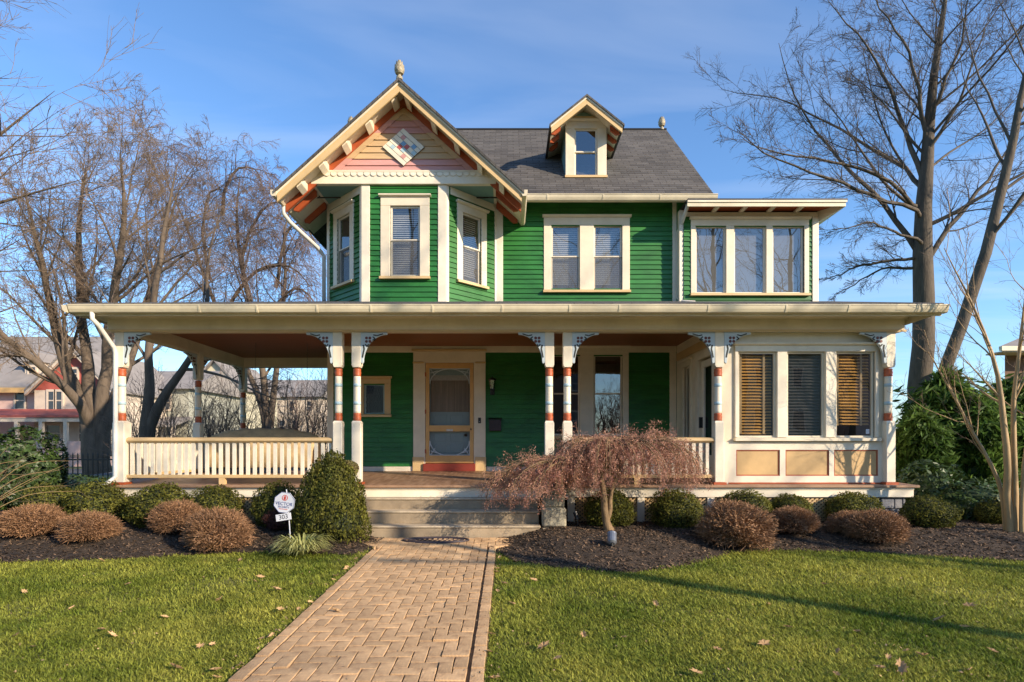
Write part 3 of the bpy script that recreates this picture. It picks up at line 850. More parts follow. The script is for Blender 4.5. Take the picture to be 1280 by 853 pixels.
sr.build('sunroom_roof', 'black', H)
MB().box(SX0 - .06, 6.82, ye + .0, ye + .03, 6.24, 6.355).build('fascia', 'gutter', H)
MB().box(SX0 - .06, 6.84, ye - .02, ye - .0005, 6.32, 6.358).build('fascia_moulding', 'cream', H)
MB().box(SX0, 6.80, ye + .03, YS, 6.325, 6.345).build('soffit', 'rust', H)
MB().hexa([(6.50, YS, 6.10), (6.82, ye + .03, 6.24), (6.82, 18.6, 6.24), (6.50, 18.6, 6.10), (6.50, YS, 6.32), (6.82, ye + .03, 6.32), (6.82, 18.6, 6.32), (6.50, 18.6, 6.32)]).build('eave_soffit', 'cream', H)
for k in range(4):
    x = U(896 + 35 * k, 11.8)
    MB().box(x - .045, x + .045, ye + .05, YS - .02, 6.27, 6.324).build('outlooker', 'cream', H, bevel=.012)

# ================================================================== PORCH
PX0, PX1 = -6.42, 6.35
deckF, deckW = 9.44, YW
zdF, zdW = .775, .877
def dz(y): return zdF + (zdW - zdF) * (y - deckF) / (deckW - deckF)
dk = MB()
dk.hexa([(-6.78, deckF, zdF - .04), (6.72, deckF, zdF - .04), (6.72, YW, zdW - .04), (-6.78, YW, zdW - .04), (-6.78, deckF, zdF), (6.72, deckF, zdF), (6.72, YW, zdW), (-6.78, YW, zdW)])
dk.hexa([(-6.78, YW, zdW - .04), (BX0, YW, zdW - .04), (BX0, 14.4, zdW - .04), (-6.78, 14.4, zdW - .04), (-6.78, YW, zdW), (BX0, YW, zdW), (BX0, 14.4, zdW), (-6.78, 14.4, zdW)])
deck = dk.build('porch_floor', 'floor', H)
MB().prism([(deckF - .035, zdF - .035), (deckF, zdF - .042), (deckF, zdF + .004), (deckF - .035, zdF - .004)], -6.80, 6.74, 'x').build('floor_nosing', 'nosing', H)
board('skirt_fascia', 'white', -6.74, 6.68, deckF + .02, deckF + .055, zdF - .20, zdF - .042)
board('skirt_moulding', 'white', -6.74, 6.68, deckF + .005, deckF + .0195, zdF - .075, zdF - .043)
board('skirt_fascia', 'white', 6.64, 6.68, deckF + .055, 14, zdF - .20, zdF - .042)
board('skirt_fascia', 'white', -6.74, -6.70, deckF + .055, 14.4, zdF - .20, zdF - .042)
board('skirt_rail', 'white', -6.70, 6.64, deckF + .035, deckF + .06, .02, .12)
MB().box(-6.6, 6.5, 10.4, 10.45, -.05, .6).build('crawl_space_wall', 'black', H)  # black sheet set behind the lattice
lx = [-6.55, -5.0, -3.9, -2.7, 1.05, 2.2, 3.35, 4.5, 5.65, 6.2]
for a, b in zip(lx, lx[1:]):
    board('skirt_post', 'white', a - .06, a + .06, deckF + .03, deckF + .07, .05, zdF - .2)
    if a == -2.7: continue
    l = MB(); x = a + .06 - .6
    while x < b - .06:
        for sgn, yy in ((1, deckF + .05), (-1, deckF + .062)):
            xa, xb, z0, z1 = x, x + .56, .10, .56
            pts = [(xa, z0), (xb, z1)] if sgn > 0 else [(xb, z0), (xa, z1)]
            (p0, q0), (p1, q1) = pts
            lo, hi = a + .06, b - .06
            def cl(px_):
                t = (px_ - p0) / (p1 - p0); return q0 + t * (q1 - q0)
            n0, n1 = p0, p1
            if min(p0, p1) < lo:
                if p0 < p1: n0 = lo
                else: n1 = lo
            if max(p0, p1) > hi:
                if p0 > p1: n0 = hi
                else: n1 = hi
            if (n1 - n0) * (p1 - p0) <= 0: continue
            za, zb = cl(n0), cl(n1); hw = .020
            l.hexa([(n0 - hw, yy, za), (n0 + hw, yy, za), (n0 + hw, yy + .01, za), (n0 - hw, yy + .01, za), (n1 - hw, yy, zb), (n1 + hw, yy, zb), (n1 + hw, yy + .01, zb), (n1 - hw, yy + .01, zb)])
        x += .075
    o = l.build('lattice', 'lattice', H); o['kind'] = 'stuff'
# stone pier at the sunroom corner
pier = MB().box(6.18, 6.56, deckF + .09, deckF + .45, -.05, .57).build('stone_pier', 'graystone', H)
r = random.Random(8)
z = .0
while z < .55:
    x = 6.17
    h_ = r.choice([.12, .16, .10])
    while x < 6.56:
        wd = min(r.uniform(.12, .26), 6.58 - x)
        if wd > .04: MB().box(x + .006, x + wd - .006, deckF + .055 + r.uniform(0, .012), deckF + .095, z + .006, min(z + h_, .572) - .006).build('stone', 'graystone', pier, bevel=.008)
        x += wd
    z += h_
# beams
def beam(name, x0, x1, y0, y1, z0=3.31, z1=3.57, m='cream'): return MB().box(x0, x1, y0, y1, z0, z1).build(name, m, H, bevel=.008)
beam('porch_beam', -6.60, 6.56, YP - .10, YP + .10)
MB().box(-6.62, 6.58, YP - .118, YP - .1005, 3.30, 3.335).build('beam_moulding', 'tan', H)
MB().box(-6.63, 6.59, YP - .13, YP - .1005, 3.50, 3.58).build('beam_cap', 'cream', H)
beam('porch_beam', -6.55, -6.36, YP + .10, 14.1)
beam('porch_beam', -6.36, BX0, 13.9, 14.1)
MB().box(-6.36, 3.60, YP + .1, YW - .03, 3.535, 3.555).build('porch_ceiling', 'ceil', H)
MB().box(-6.36, BX0, YW - .03, 13.9, 3.535, 3.555).build('porch_ceiling', 'ceil', H)
board('crown_board', 'cream', BX0, 3.60, YW - .05, YW - .03, 3.40, 3.535)
# porch roof
EY, EZ = 9.02, 3.66
RS = (4.50 - EZ) / (YW - EY)
def roof_poly(pts, name='porch_roof'):
    b = MB(); n = len(pts); b.uv = []
    b.add(pts + [(x, y, z - .05) for x, y, z in pts], [tuple(range(n)), tuple(range(2 * n - 1, n - 1, -1))] + [(i, i + n, (i + 1) % n + n, (i + 1) % n) for i in range(n)])
    for f in b.f:
        for i in f: b.uv.append((b.v[i][0], b.v[i][1] * 1.03))
    return b.build(name, 'shingle', H)
XE0, XE1 = -6.80, 6.84
roof_poly([(XE0, EY, EZ), (XE1, EY, EZ), (XE1, YW, 4.50), (BX0, YW, 4.50)])
roof_poly([(XE0, EY, EZ), (BX0, YW, 4.50), (BX0, 14.2, 4.50), (XE0, 14.55, EZ)])
roof_poly([(XE0, 14.55, EZ), (BX0, 14.2, 4.50), (BX0, 14.55, 4.40)])
MB().box(XE0 + .03, XE1 - .03, EY + .01, EY + .04, EZ - .20, EZ - .052).build('fascia', 'gutter', H)
MB().box(XE0 + .03, XE1 - .35, EY + .04, YP - .13, EZ - .15, EZ - .13).build('soffit', 'cream', H)
MB().box(XE0 + .03, -6.55, YP - .13, 14.5, EZ - .15, EZ - .13).build('soffit', 'cream', H)
MB().hexa([(6.56, YP + .02, 3.40), (XE1 - .04, EY + .04, EZ - .16), (XE1 - .04, 14, EZ - .16), (6.56, 14, 3.40), (6.56, YP + .02, 3.58), (XE1 - .04, EY + .04, EZ - .06), (XE1 - .04, 14, EZ - .06), (6.56, 14, 3.58)]).build('eave_soffit', 'gutter', H)
gutter(XE0, XE1, EY - .05, EZ - .055, [U(p_, 8.95) for p_ in (250, 322, 397, 464, 541, 628, 712, 774, 885, 982, 1060)])
g = MB(); g.prism([(XE0 - .02, 3.605), (XE0 - .11, 3.605), (XE0 - .09, 3.53), (XE0 - .05, 3.49), (XE0 - .02, 3.49)], EY - .1, 14.5); g.build('gutter', 'gutter', H)
d3 = MB(); xg = U(117, 9.0)
d3.tube([(xg, EY - .05, 3.50), (xg, EY - .05, 3.40), (xg + .04, EY + .02, 3.32), (U(143, 9.5), YP - .12, 3.05), (U(144.5, 9.5), YP - .1, 2.95), (U(144.5, 9.5), YP - .1, .92), (U(141, 9.5), YP - .16, .84), (U(130, 9.4), YP - .3, .74)], .036, 10)
d3.build('downspout', 'gutteru', H, smooth=True)

# posts
def make_post(wide=False):
    b0 = dz(YP); t = .076
    root = MB().box(-t, t, -t, t, b0 + .035, 1.80)
    if wide: root = MB().box(-.10, .10, -.10, .10, b0 + .035, 1.80)
    e = .10 if wide else t
    o = root.build('porch_post', 'white', H, local=True, bevel=.008)
    up = MB(); q = [(-.058, 2.72), (-t, 2.76), (-t, 3.309), (t, 3.309), (t, 2.76), (.058, 2.72)]
    up.prism(q, -t, t); up.build('upper_shaft', 'white', o, local=True, bevel=.006)
    MB().hexa([(-e, -e, 1.80), (e, -e, 1.80), (e, e, 1.80), (-e, e, 1.80), (-.06, -.06, 1.835), (.06, -.06, 1.835), (.06, .06, 1.835), (-.06, .06, 1.835)]).build('chamfer', 'white', o, local=True)
    MB().box(-t - .03, t + .03, -t - .03, t + .03, b0 - .01, b0 + .035).build('plinth', 'rust', o, local=True)
    MB().lathe([(.058, 1.955), (.060, 2.0), (.060, 2.52), (.058, 2.58)], 0, 0, 16).build('turned_shaft', 'white', o, local=True, smooth=True)
    for z in (2.10, 2.40): MB().lathe([(.0615, z), (.0622, z + .03), (.0615, z + .055)], 0, 0, 16).build('ring', 'bluering', o, local=True, smooth=True)
    for z in (1.835, 2.575):
        MB().lathe([(.058, z), (.066, z + .012), (.060, z + .028), (.068, z + .06), (.060, z + .095), (.066, z + .112), (.058, z + .128)], 0, 0, 16).build('band', 'redband', o, local=True, smooth=True)
    return o
pxs = [-2.81, -2.50, .70, 1.00, 3.513, 6.35]
p0 = make_post(); p0.location = (pxs[0], YP - 11, 0)
for x in pxs[1:]: copy_tree(p0, H, (x, YP - 11, 0))
copy_tree(p0, H, (PX0 - .0, 11.97 - 11, .06)); copy_tree(p0, H, (PX0, 14.0 - 11, .0))
pw = make_post(True); pw.location = (PX0, YP - 11, 0)
board('pilaster', 'cream', BX0 - .09, BX0 + .03, 13.82, 14.02, .88, 3.31)

# brackets
def make_bracket():
    wd, ht, t = .44, .50, .045
    arc = []
    for k in range(11):
        q = math.pi / 2 * k / 10
        arc.append((wd - (wd - .05) * math.sin(q) ** 1.0, -ht + (ht - .045) * (1 - math.cos(q)) if False else -.045 - (ht - .045) * (1 - math.sin(math.pi / 2 - q)) ))
    # concave edge: from the tip on the beam in to the post
    edge = [(wd - (wd - .045) * math.sin(math.pi / 2 * k / 12), -.04 - (ht - .04) * (1 - math.cos(math.pi / 2 * k / 12))) for k in range(13)]
    b = MB(); b.prism([(0, 0), (0, -ht), (.03, -ht - .02)] + edge[::-1] + [(wd, 0)], -t / 2, t / 2)
    o = b.build('bracket', 'blue', H, local=True, bevel=.004)
    fl = MB()
    for a in (45, 135, 225, 315):
        cx, cz = .125 + .040 * math.cos(R(a)), -.125 + .040 * math.sin(R(a))
        pts = [(cx + .025 * math.cos(2 * math.pi * k / 8), cz + .025 * math.sin(2 * math.pi * k / 8)) for k in range(8)]
        fl.prism(pts, -t / 2 - .004, t / 2 + .004)
    fl.build('pierced_flower', 'flower', o, local=True)['kind'] = 'stuff'  # lobes standing proud of the plate
    sc_ = MB()
    for pts, wdt in (([(.21, -.045), (.27, -.06), (.32, -.045), (.37, -.028)], .009), ([(.045, -.21), (.06, -.28), (.045, -.34), (.03, -.42)], .012), ([(.20, -.075), (.24, -.11), (.20, -.13)], .010), ([(.075, -.20), (.11, -.24), (.13, -.20)], .010)):
        for s in (-1, 1):
            y = s * (t / 2 + .001)
            for (a, c), (d, e) in zip(pts, pts[1:]):
                nx_, nz_ = -(e - c), d - a; l = math.hypot(nx_, nz_); nx_, nz_ = nx_ / l * wdt, nz_ / l * wdt
                sc_.prism([(a - nx_, c - nz_), (a + nx_, c + nz_), (d + nx_, e + nz_), (d - nx_, e - nz_)], y - .003, y + .003)
    sc_.build('pierced_scroll', 'dark', o, local=True)['kind'] = 'stuff'  # dark strips raised on the plate; nothing is cut through
    return o
b0 = make_bracket()
bl_ = [(PX0 + .076, 1), (pxs[0] - .076, -1), (pxs[1] + .076, 1), (pxs[2] - .076, -1), (pxs[3] + .076, 1), (pxs[4] - .076, -1), (pxs[4] + .076, 1), (pxs[5] - .076, -1)]
for i, (x, s) in enumerate(bl_):
    o = b0 if i == 0 else copy_tree(b0, H)
    yy = YP - .05 if i < 6 else YP - .06
    o.location = (x, yy - 11, 3.30); o.rotation_euler = (0, 0, 0 if s > 0 else math.pi)
for x, y, a in ((PX0, YP + .076, 90), (PX0, 11.97 - .076, -90), (PX0, 11.97 + .076, 90), (PX0, 14.0 - .076, -90)):
    o = copy_tree(b0, H); o.location = (x, y - 11, 3.30); o.rotation_euler = (0, 0, R(a))

# railings
bal = MB().box(-.028, .028, -.014, .014, .935, 1.475)
balm = bal.mesh('baluster'); balm.materials.append(M['white'])
def railing(xa, ya, xb, yb):
    L_ = math.hypot(xb - xa, yb - ya); a = math.atan2(yb - ya, xb - xa)
    X = Rz(a, xa, ya)
    t = MB(); t.prism([(-.06, 1.505), (-.045, 1.545), (0, 1.56), (.045, 1.545), (.06, 1.505), (.03, 1.475), (-.03, 1.475)], 0, L_, 'x')
    o = t.build('railing', 'tan', H, X)
    MB().box(0, L_, -.04, .04, .885, .94).build('bottom_rail', 'tan', o, X, bevel=.006)
    MB().box(L_ * .46 - .05, L_ * .46 + .05, -.035, .035, dz(ya) - .01, .885).build('support_block', 'tan', o, X)
    n = int(L_ / .1135); off = (L_ - (n - 1) * .1135) / 2
    for i in range(n):
        q = link('baluster', balm, None, o); q.location = X @ Vector((off + i * .1135, 0, 0)) - Vector((0, 11, 0)); q.rotation_euler = (0, 0, a)
    return o
railing(PX0 + .10, YP, pxs[0] - .076, YP)
railing(pxs[3] + .076, YP, pxs[4] - .076, YP)
railing(PX0, YP + .1, PX0, 11.97 - .08)
railing(PX0, 11.97 + .08, PX0, 13.92)
railing(PX0 + .08, 14.0, BX0 - .1, 14.0)

# ---------------------------------------------------------------- wall under the porch
sw0, sw1, swz0, swz1 = U(455, YW), U(481, YW), W(518, YW), W(480, YW)
dx0, dx1 = U(532, YW), U(592.5, YW)
dzt = W(454, YW)
pw1 = [(U(690, YW), U(725, YW)), (U(742, YW), U(778, YW))]
pz0, pz1 = W(545, YW) , W(444, YW)
z0w = zdW
wall(F0, BX0, 3.60, z0w, 3.55, [(sw0, sw1, swz0, swz1), (dx0, dx1, z0w, dzt), (pw1[0][0], pw1[1][1], pz0, pz1)], skip=[(U(520, YW), U(604, YW), z0w, W(442, YW))])
board('base_board', 'white', BX0, U(517, YW), YW - .036, YW - .0, z0w - .005, z0w + .095)
board('base_board', 'white', U(608, YW), 3.60, YW - .036, YW - .0, z0w - .005, z0w + .095)
board('corner_board', 'cream', BX0 - .01, BX0 + .12, YW - .036, YW, z0w, 3.40)
board('corner_board', 'cream', 3.46, 3.60, YW - .036, YW, z0w, 3.40)
# small leaded window
lw = window(F0, [(sw0, sw1)], swz0, swz1, cas=.11, side=.13, trim='tan', double=False, blind='', low_screen=False, fr='inner_blue')
ld = MB(); nn = 6
wl, hl = sw1 - sw0 - .08, swz1 - swz0 - .08
for s in (1, -1):
    for k in range(-8, 9):
        # diagonal cames clipped to the pane
        pts = []
        for t in np.linspace(-1, 2, 61):
            u_ = t; v_ = (s * (t - .5) * 1.6 + .5) + k * .22
            if 0 <= u_ <= 1 and 0 <= v_ <= 1: pts.append((u_, v_))
        if len(pts) > 1:
            (a, c), (d, e) = pts[0], pts[-1]
            ld.tube([(sw0 + .04 + a * wl, .030, swz0 + .04 + c * hl), (sw0 + .04 + d * wl, .030, swz0 + .04 + e * hl)], .005, 4)
o = ld.build('leading', 'lead', lw, F0); o['kind'] = 'stuff'
# window pair beside the door
window(F0, pw1, pz0, pz1, cas=.15, side=.13, blind='', low_screen=False, fr='cream', room=.9)
# front door surround
cx0, cx1 = U(517, YW), U(607, YW)
zh = W(440, YW)
door = MB().box(dx0, dx1, .06, .10, z0w + .2, dzt).build('front_door', 'inner_blue', H, F0)
for name, m, a in (('door_casing', 'cream', (cx0, dx0, -.055, .03, z0w, dzt)), ('door_casing', 'cream', (dx1, cx1, -.055, .03, z0w, dzt)), ('door_header', 'cream', (cx0, cx1, -.055, .03, dzt, zh)),
                   ('header_cap', 'tan', (cx0 - .03, cx1 + .03, -.10, .0, zh, zh + .045)), ('plinth_block', 'tan', (cx0 - .012, dx0 - .03, -.075, -.056, z0w, z0w + .30)), ('plinth_block', 'tan', (dx1 + .03, cx1 + .012, -.075, -.056, z0w, z0w + .30)),
                   ('corner_block', 'tan', (cx0 - .008, dx0 - .03, -.068, -.056, dzt - .02, dzt + .02)), ('corner_block', 'tan', (dx1 + .03, cx1 + .008, -.068, -.056, dzt - .02, dzt + .02)), ('threshold', 'threshold', (dx0 - .04, dx1 + .03, -.12, .06, z0w - .002, W(579.5, YW)))):
    MB().box(*a).build(name, m, H, F0, bevel=.006)
zs0, zs1 = W(579, YW), dzt
sd_ = MB()
u0, u1 = U(537, YW), U(587.5, YW)
zA0, zA1, zB0, zB1 = W(532, YW), W(461, YW), W(569.5, YW), W(539.5, YW)
panel(sd_, dx0 + .006, dx1 - .006, zs0, zs1 - .006, [(u0, u1, zA0, zA1), (u0, u1, zB0, zB1)], -.045, -.005)
scr = sd_.build('screen_door', 'doorwood', H, F0, bevel=.004)
for a, b in ((zA0, zA1), (zB0, zB1)):
    MB().add([(u0, -.02, a), (u1, -.02, a), (u1, -.02, b), (u0, -.02, b)], [(0, 1, 2, 3)]).build('insect_screen', 'meshdark', scr, F0)
MB().box(dx1 - .075, dx1 - .045, -.085, -.045, W(537, YW) - .02, W(537, YW) + .02).build('handle', 'black', scr, F0, bevel=.008)
MB().box((u0 + u1) / 2 - .07, (u0 + u1) / 2 + .07, -.050, -.046, W(538, YW) - .022, W(538, YW) + .022).build('name_plate', 'valance', scr, F0)
for z in (zs0 + .25, W(515, YW), zs1 - .25): MB().box(dx0 - .008, dx0 + .02, -.056, -.045, z - .045, z + .045).build('hinge', 'rust', scr, F0)
# fretwork: an arch in each opening and corner spandrels
fw_ = MB(); cu = (u0 + u1) / 2; rad = (u1 - u0) / 2 - .012
for (cz, sg) in ((zA1 - rad * .78, 1), (zB0 + rad * .74, -1)):
    pts = [(cu + rad * math.cos(R(a)), -.033, cz + sg * rad * .76 * math.sin(R(a))) for a in range(0, 181, 9)]
    fw_.tube(pts, .011, 6)
    ze = zA1 if sg > 0 else zB0
    for s in (-1, 1):
        fw_.tube([(cu + s * rad * .98, -.033, ze - sg * .012), (cu + s * rad * .74, -.033, ze - sg * .15)], .009, 5)
        fw_.tube([(cu + s * rad * .98, -.033, ze - sg * .10), (cu + s * rad * .60, -.033, ze - sg * .05)], .009, 5)
        fw_.tube([(cu + s * (rad + .006), -.033, ze), (cu + s * (rad + .006), -.033, cz)], .008, 5)
    fw_.tube([(cu - rad, -.033, ze - sg * .008), (cu + rad, -.033, ze - sg * .008)], .010, 5)
fw_.build('fretwork', 'blue', scr, F0)
# inner door: lace-curtained light and raised panels
zi0, zi1 = W(515, YW), W(472, YW)
MB().box(u0 + .02, u1 - .02, .048, .0595, zi0, zi1).build('door_pane', 'curtain', door, F0)
MB().box(u0 + .02, u1 - .02, .040, .0475, zi1 - .06, zi1 + .05).build('lace_valance', 'valance', door, F0)
for a, b in ((W(529, YW), W(519, YW)), (W(552, YW), W(543, YW)), (W(566, YW), W(556, YW))):
    for k in range(2):
        x = u0 + .10 + k * .34
        o = MB(); o.box(x, x + .26, .050, .0595, a, b); o.build('door_panel', 'inner_blue', door, F0, bevel=.012)
MB().lathe([(.0, 0), (.03, .01), (.035, .03), (.02, .045), (.012, .06)], 0, 0, 10).build('door_knob', 'black', door, Matrix.Translation((u1 - .09, YW + .0595, W(544, YW))) @ Matrix.Rotation(R(90), 4, 'X'), smooth=True)

# ---------------------------------------------------------------- sunroom, lower floor
YQ = 9.66
QX0, QX1 = 3.60, 6.40
FQ = Matrix.Translation((0, YQ, 0))
q3 = [(U(a, YQ), U(b, YQ)) for a, b in ((922, 970.5), (983, 1031), (1044, 1093))]
qz0, qz1 = W(547, YQ), W(440, YQ)
wall(FQ, QX0, QX1, dz(YQ), 3.54, [(q3[0][0], q3[2][1], qz0, qz1)], m='cream', boards=False)
M['woodblind2'] = mat('grey_blind', (.055, .047, .040), .6, .1, 8)
wq = window(FQ, q3, qz0, qz1, cas=.10, side=.055, double=False, blind='', trim='white', sillm='cream', room=.8, fr='cream')
for (a, b), mm, bt in ((q3[0], 'woodblind', .02), (q3[1], 'woodblind2', .02), (q3[2], 'woodblind', .12)):
    k = MB(); z = qz1 - .05
    while z > qz0 + .03 + bt * (qz1 - qz0):
        k.add([(a + .05, .070, z - .03), (b - .05, .070, z - .03), (b - .05, .095, z), (a + .05, .095, z)], [(0, 1, 2, 3)]); z -= .052
    o = k.build('blind', mm, wq, FQ); o['kind'] = 'stuff'
    for f in ((.12, .72) if mm == 'woodblind' else ()):
        MB().box(a + (b - a) * f - .018, a + (b - a) * f + .018, .066, .070, qz0 + .03 + bt * (qz1 - qz0), qz1 - .03).build('blind_tape', 'lattice', wq, FQ)
MB().box(q3[2][1] - .12, q3[2][1] - .06, .0375, .0385, qz0 + .06, qz0 + .14).build('window_sticker', 'signwhite', wq, FQ)
M['panelochre'] = mat('panel_ochre', (.56, .37, .165), .5, .10, 3, .05, 30)
for a, b in ((921, 972.5), (982.5, 1034), (1043, 1095)):
    a, b = U(a, YQ), U(b, YQ); c, d = W(593.5, YQ), W(564, YQ)
    pnl = MB().box(a, b, -.006, .0, c, d).build('apron_panel', 'panelochre', H, FQ)
    e = MB(); panel(e, a - .02, b + .02, c - .02, d + .02, [(a, b, c, d)], -.014, .0); e.build('panel_moulding', 'rust', pnl, FQ)
f = MB(); panel(f, QX0 + .02, QX1 - .02, dz(YQ), qz0 - .08, [(U(a, YQ) - .02, U(b, YQ) + .02, W(593.5, YQ) - .02, W(564, YQ) + .02) for a, b in ((921, 972.5), (982.5, 1034), (1043, 1095))], -.026, .0)
f.build('apron_frame', 'white', H, FQ)
board('base_strip', 'rust', QX0 + .1, QX1 - .05, -.04, -.0265, dz(YQ) - .002, dz(YQ) + .025, FQ)
# side walls of the sunroom: door and narrow light facing the porch
XQ = Rz(R(90), QX0, YQ)           # u runs back from the front, outward is +x ... flipped below
XS = Rz(R(-90), QX0, YW - .05)    # u runs towards the viewer, outward -x
LS = YW - .05 - YQ
da, db = LS - 1.15, LS - .40
wall(XS, 0, LS, dz(11), 3.535, [(da, db, dz(11), 3.02), (.55, .95, 1.45, 3.02)], m='cream', boards=False)
window(XS, [(.55, .95)], 1.45, 3.0, cas=.10, side=.10, double=False, blind='', sillm='cream', fr='cream')
k = MB(); panel(k, da + .03, db - .03, dz(11) + .03, 2.99, [(da + .16, db - .16, 1.25, 2.86)], .03, .07)
sdoor = k.build('side_door', 'white', H, XS, bevel=.005)
MB().add([(da + .15, .05, 1.24), (db - .15, .05, 1.24), (db - .15, .05, 2.87), (da + .15, .05, 2.87)], [(0, 1, 2, 3)]).build('pane', 'glass', sdoor, XS)
MB().box(da + .08, da + .12, -.03, .03, 1.75, 1.95).build('handle', 'black', sdoor, XS)
k = MB(); panel(k, da - .12, db + .12, dz(11), 3.16, [(da, db, dz(11), 3.02)], -.03, 0.0); k.build('door_casing', 'white', H, XS)
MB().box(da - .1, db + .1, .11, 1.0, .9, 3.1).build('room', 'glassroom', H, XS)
board('frieze_strip', 'tan', .05, LS - .1, -.02, 0, 3.20, 3.36, XS)
MB().box(6.36, 6.42, YQ + .125, YS + .1, dz(YQ), 3.56).build('wall', 'cream', H)
# ================================================================== things on and round the house
def Pt(px, py, Y): return (U(px, Y), Y, W(py, Y))

# concrete steps
st = thing('concrete_steps', 'three worn concrete steps up to the porch between the stone pedestals', 'steps', (-.75, 9.1, 0))
sx0, sx1 = -2.32, .50
for k, (y, zt, m) in enumerate(((8.76, .20, 0), (9.04, .395, 0), (9.30, .575, 0))):
    MB().box(sx0, sx1 if k else sx1 - .0, y + .01, 9.46, -.06 if k == 0 else zt - .2, zt - .035).build('riser', 'concrete', st, bevel=.012)
    MB().box(sx0 - .01, sx1 + .01, y, 9.46, zt - .034, zt).build('tread', 'treadedge', st, bevel=.012)

def pedestal(x0, x1, label, cap):
    t = thing('stone_pedestal', label, 'pedestal', ((x0 + x1) / 2, 9.0, 0), 'stone pedestals flanking the steps')
    r = random.Random(int(x0 * 10))
    y0, y1 = 8.82, 9.44
    z = -.03
    for h in (.10, .09):
        x = x0 + .01
        while x < x1 - .02:
            wd = min(r.uniform(.12, .22), x1 - .01 - x)
            MB().box(x + .006, x + wd - .006, y0 + r.uniform(.0, .02), y1 - .1, z + .005, z + h).build('stone', 'stone', t, bevel=.015)
            x += wd
        z += h
    MB().box(x0 + .02, x1 - .02, y0 + .02, y1 - .01, z + .004, z + .31).build('stone_block', 'stone', t, bevel=.03)
    MB().box(x0 + .045, x1 - .045, y0 + .05, y1 - .01, z + .311, .69).build('stone_block', 'stone', t, bevel=.02)
    MB().box(x0 - .01, x1 + .01, y0 + .0, y1 - .005, .692, .79).build('cap_stone', cap, t, bevel=.015)
    return t
pedestal(.52, .93, 'rough stone pedestal beside the steps under the weeping maple', 'stone')
pedestal(-2.78, -2.36, 'stone pedestal with tan cap hidden by the tall conical boxwood', 'tan')

def planter(x, y, z, label):
    t = thing('planter', label, 'planter', (x, y, z), 'white planters on the pedestals')
    MB().lathe([(.10, 0), (.115, .02), (.10, .04), (.125, .10), (.15, .20), (.165, .225), (.165, .25), (.14, .25), (.135, .20)], x, y, 18).v
    b = MB(); b.lathe([(.10, z), (.115, z + .02), (.10, z + .04), (.125, z + .10), (.15, z + .20), (.165, z + .225), (.165, z + .25), (.145, z + .25), (.14, z + .22)], x, y, 18)
    b.build('pot', 'planter', t, smooth=True)
    return t
planter(-2.53, 9.12, .79, 'white pot with a dome of dried mums behind the tall conical boxwood')
planter(.72, 9.12, .79, 'white pot half hidden by the weeping maple branches')

def leaf_cloud(n, centers, normals, size, aspect, seed, jitter=.6):
    """leaf quads (diamonds) at given centres facing roughly along the normals"""
    r = np.random.default_rng(seed)
    nrm = normals + r.normal(0, jitter, normals.shape); nrm /= np.linalg.norm(nrm, axis=1)[:, None]
    ref = r.normal(0, 1, nrm.shape); u = np.cross(nrm, ref); u /= np.linalg.norm(u, axis=1)[:, None]
    v = np.cross(nrm, u)
    s = size * r.uniform(.6, 1.25, n)[:, None]
    V = np.stack([centers - u * s, centers - v * s * aspect, centers + u * s, centers + v * s * aspect], 1).reshape(-1, 3)
    return V, np.arange(4 * n).reshape(-1, 4)

def lump(d, r, amp, freq, seed):
    """uneven radius over directions d"""
    g = np.random.default_rng(seed)
    k = g.normal(0, freq, (7, 3)); ph = g.uniform(0, 6.28, 7)
    return r * (1 + amp * np.sin(d @ k.T + ph).mean(1) * 2)

def dirs(n, seed, zmin=-.75):
    g = np.random.default_rng(seed)
    z = g.uniform(zmin, 1, n); a = g.uniform(0, 6.28, n); q = np.sqrt(1 - z * z)
    return np.stack([q * np.cos(a), q * np.sin(a), z], -1)

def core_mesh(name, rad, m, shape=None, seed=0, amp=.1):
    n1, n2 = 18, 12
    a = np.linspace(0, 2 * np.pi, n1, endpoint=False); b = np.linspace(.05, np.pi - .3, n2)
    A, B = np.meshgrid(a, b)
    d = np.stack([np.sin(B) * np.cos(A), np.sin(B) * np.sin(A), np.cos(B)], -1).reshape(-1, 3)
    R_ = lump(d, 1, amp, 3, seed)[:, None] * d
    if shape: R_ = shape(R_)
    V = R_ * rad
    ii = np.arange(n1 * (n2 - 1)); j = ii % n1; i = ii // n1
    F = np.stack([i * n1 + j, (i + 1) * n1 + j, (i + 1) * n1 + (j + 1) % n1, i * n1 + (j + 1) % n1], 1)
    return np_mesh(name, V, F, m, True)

def boxwood_meshes(seed, n=6500, cone=False):
    d = dirs(n, seed)
    g = np.random.default_rng(seed + 50)
    rr = lump(d, 1, .12, 3.2, seed) * (1 + .05 * np.sin(d @ np.array([[9., 7, 4]]).T + seed)[:, 0] * np.sin(d @ np.array([[-6., 8, 9]]).T)[:, 0]) * (1 - .24 * g.random(n) ** 1.6) + .10 * g.random(n) * (g.random(n) < .07)
    c = d * rr[:, None]
    shape = None
    if cone:
        def shape(p):
            p = p.copy(); t = np.clip((p[:, 2] + .75) / 1.75, 0, 1.1)
            k = 1.12 * np.sqrt(np.clip(1.04 - t ** 1.3, 0.02, 2))/np.sqrt(np.clip(1-p[:,2]**2,.08,1))
            k = np.clip(k, .5, 1.35)
            p[:, 0] *= k; p[:, 1] *= k; return p
        c = shape(c)
    V, F = leaf_cloud(n, c, d, .048 if not cone else .036, .55, seed + 1, .7)
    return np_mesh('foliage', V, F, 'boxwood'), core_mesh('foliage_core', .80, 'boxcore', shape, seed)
BW = [boxwood_meshes(s) for s in (21, 22, 23)]

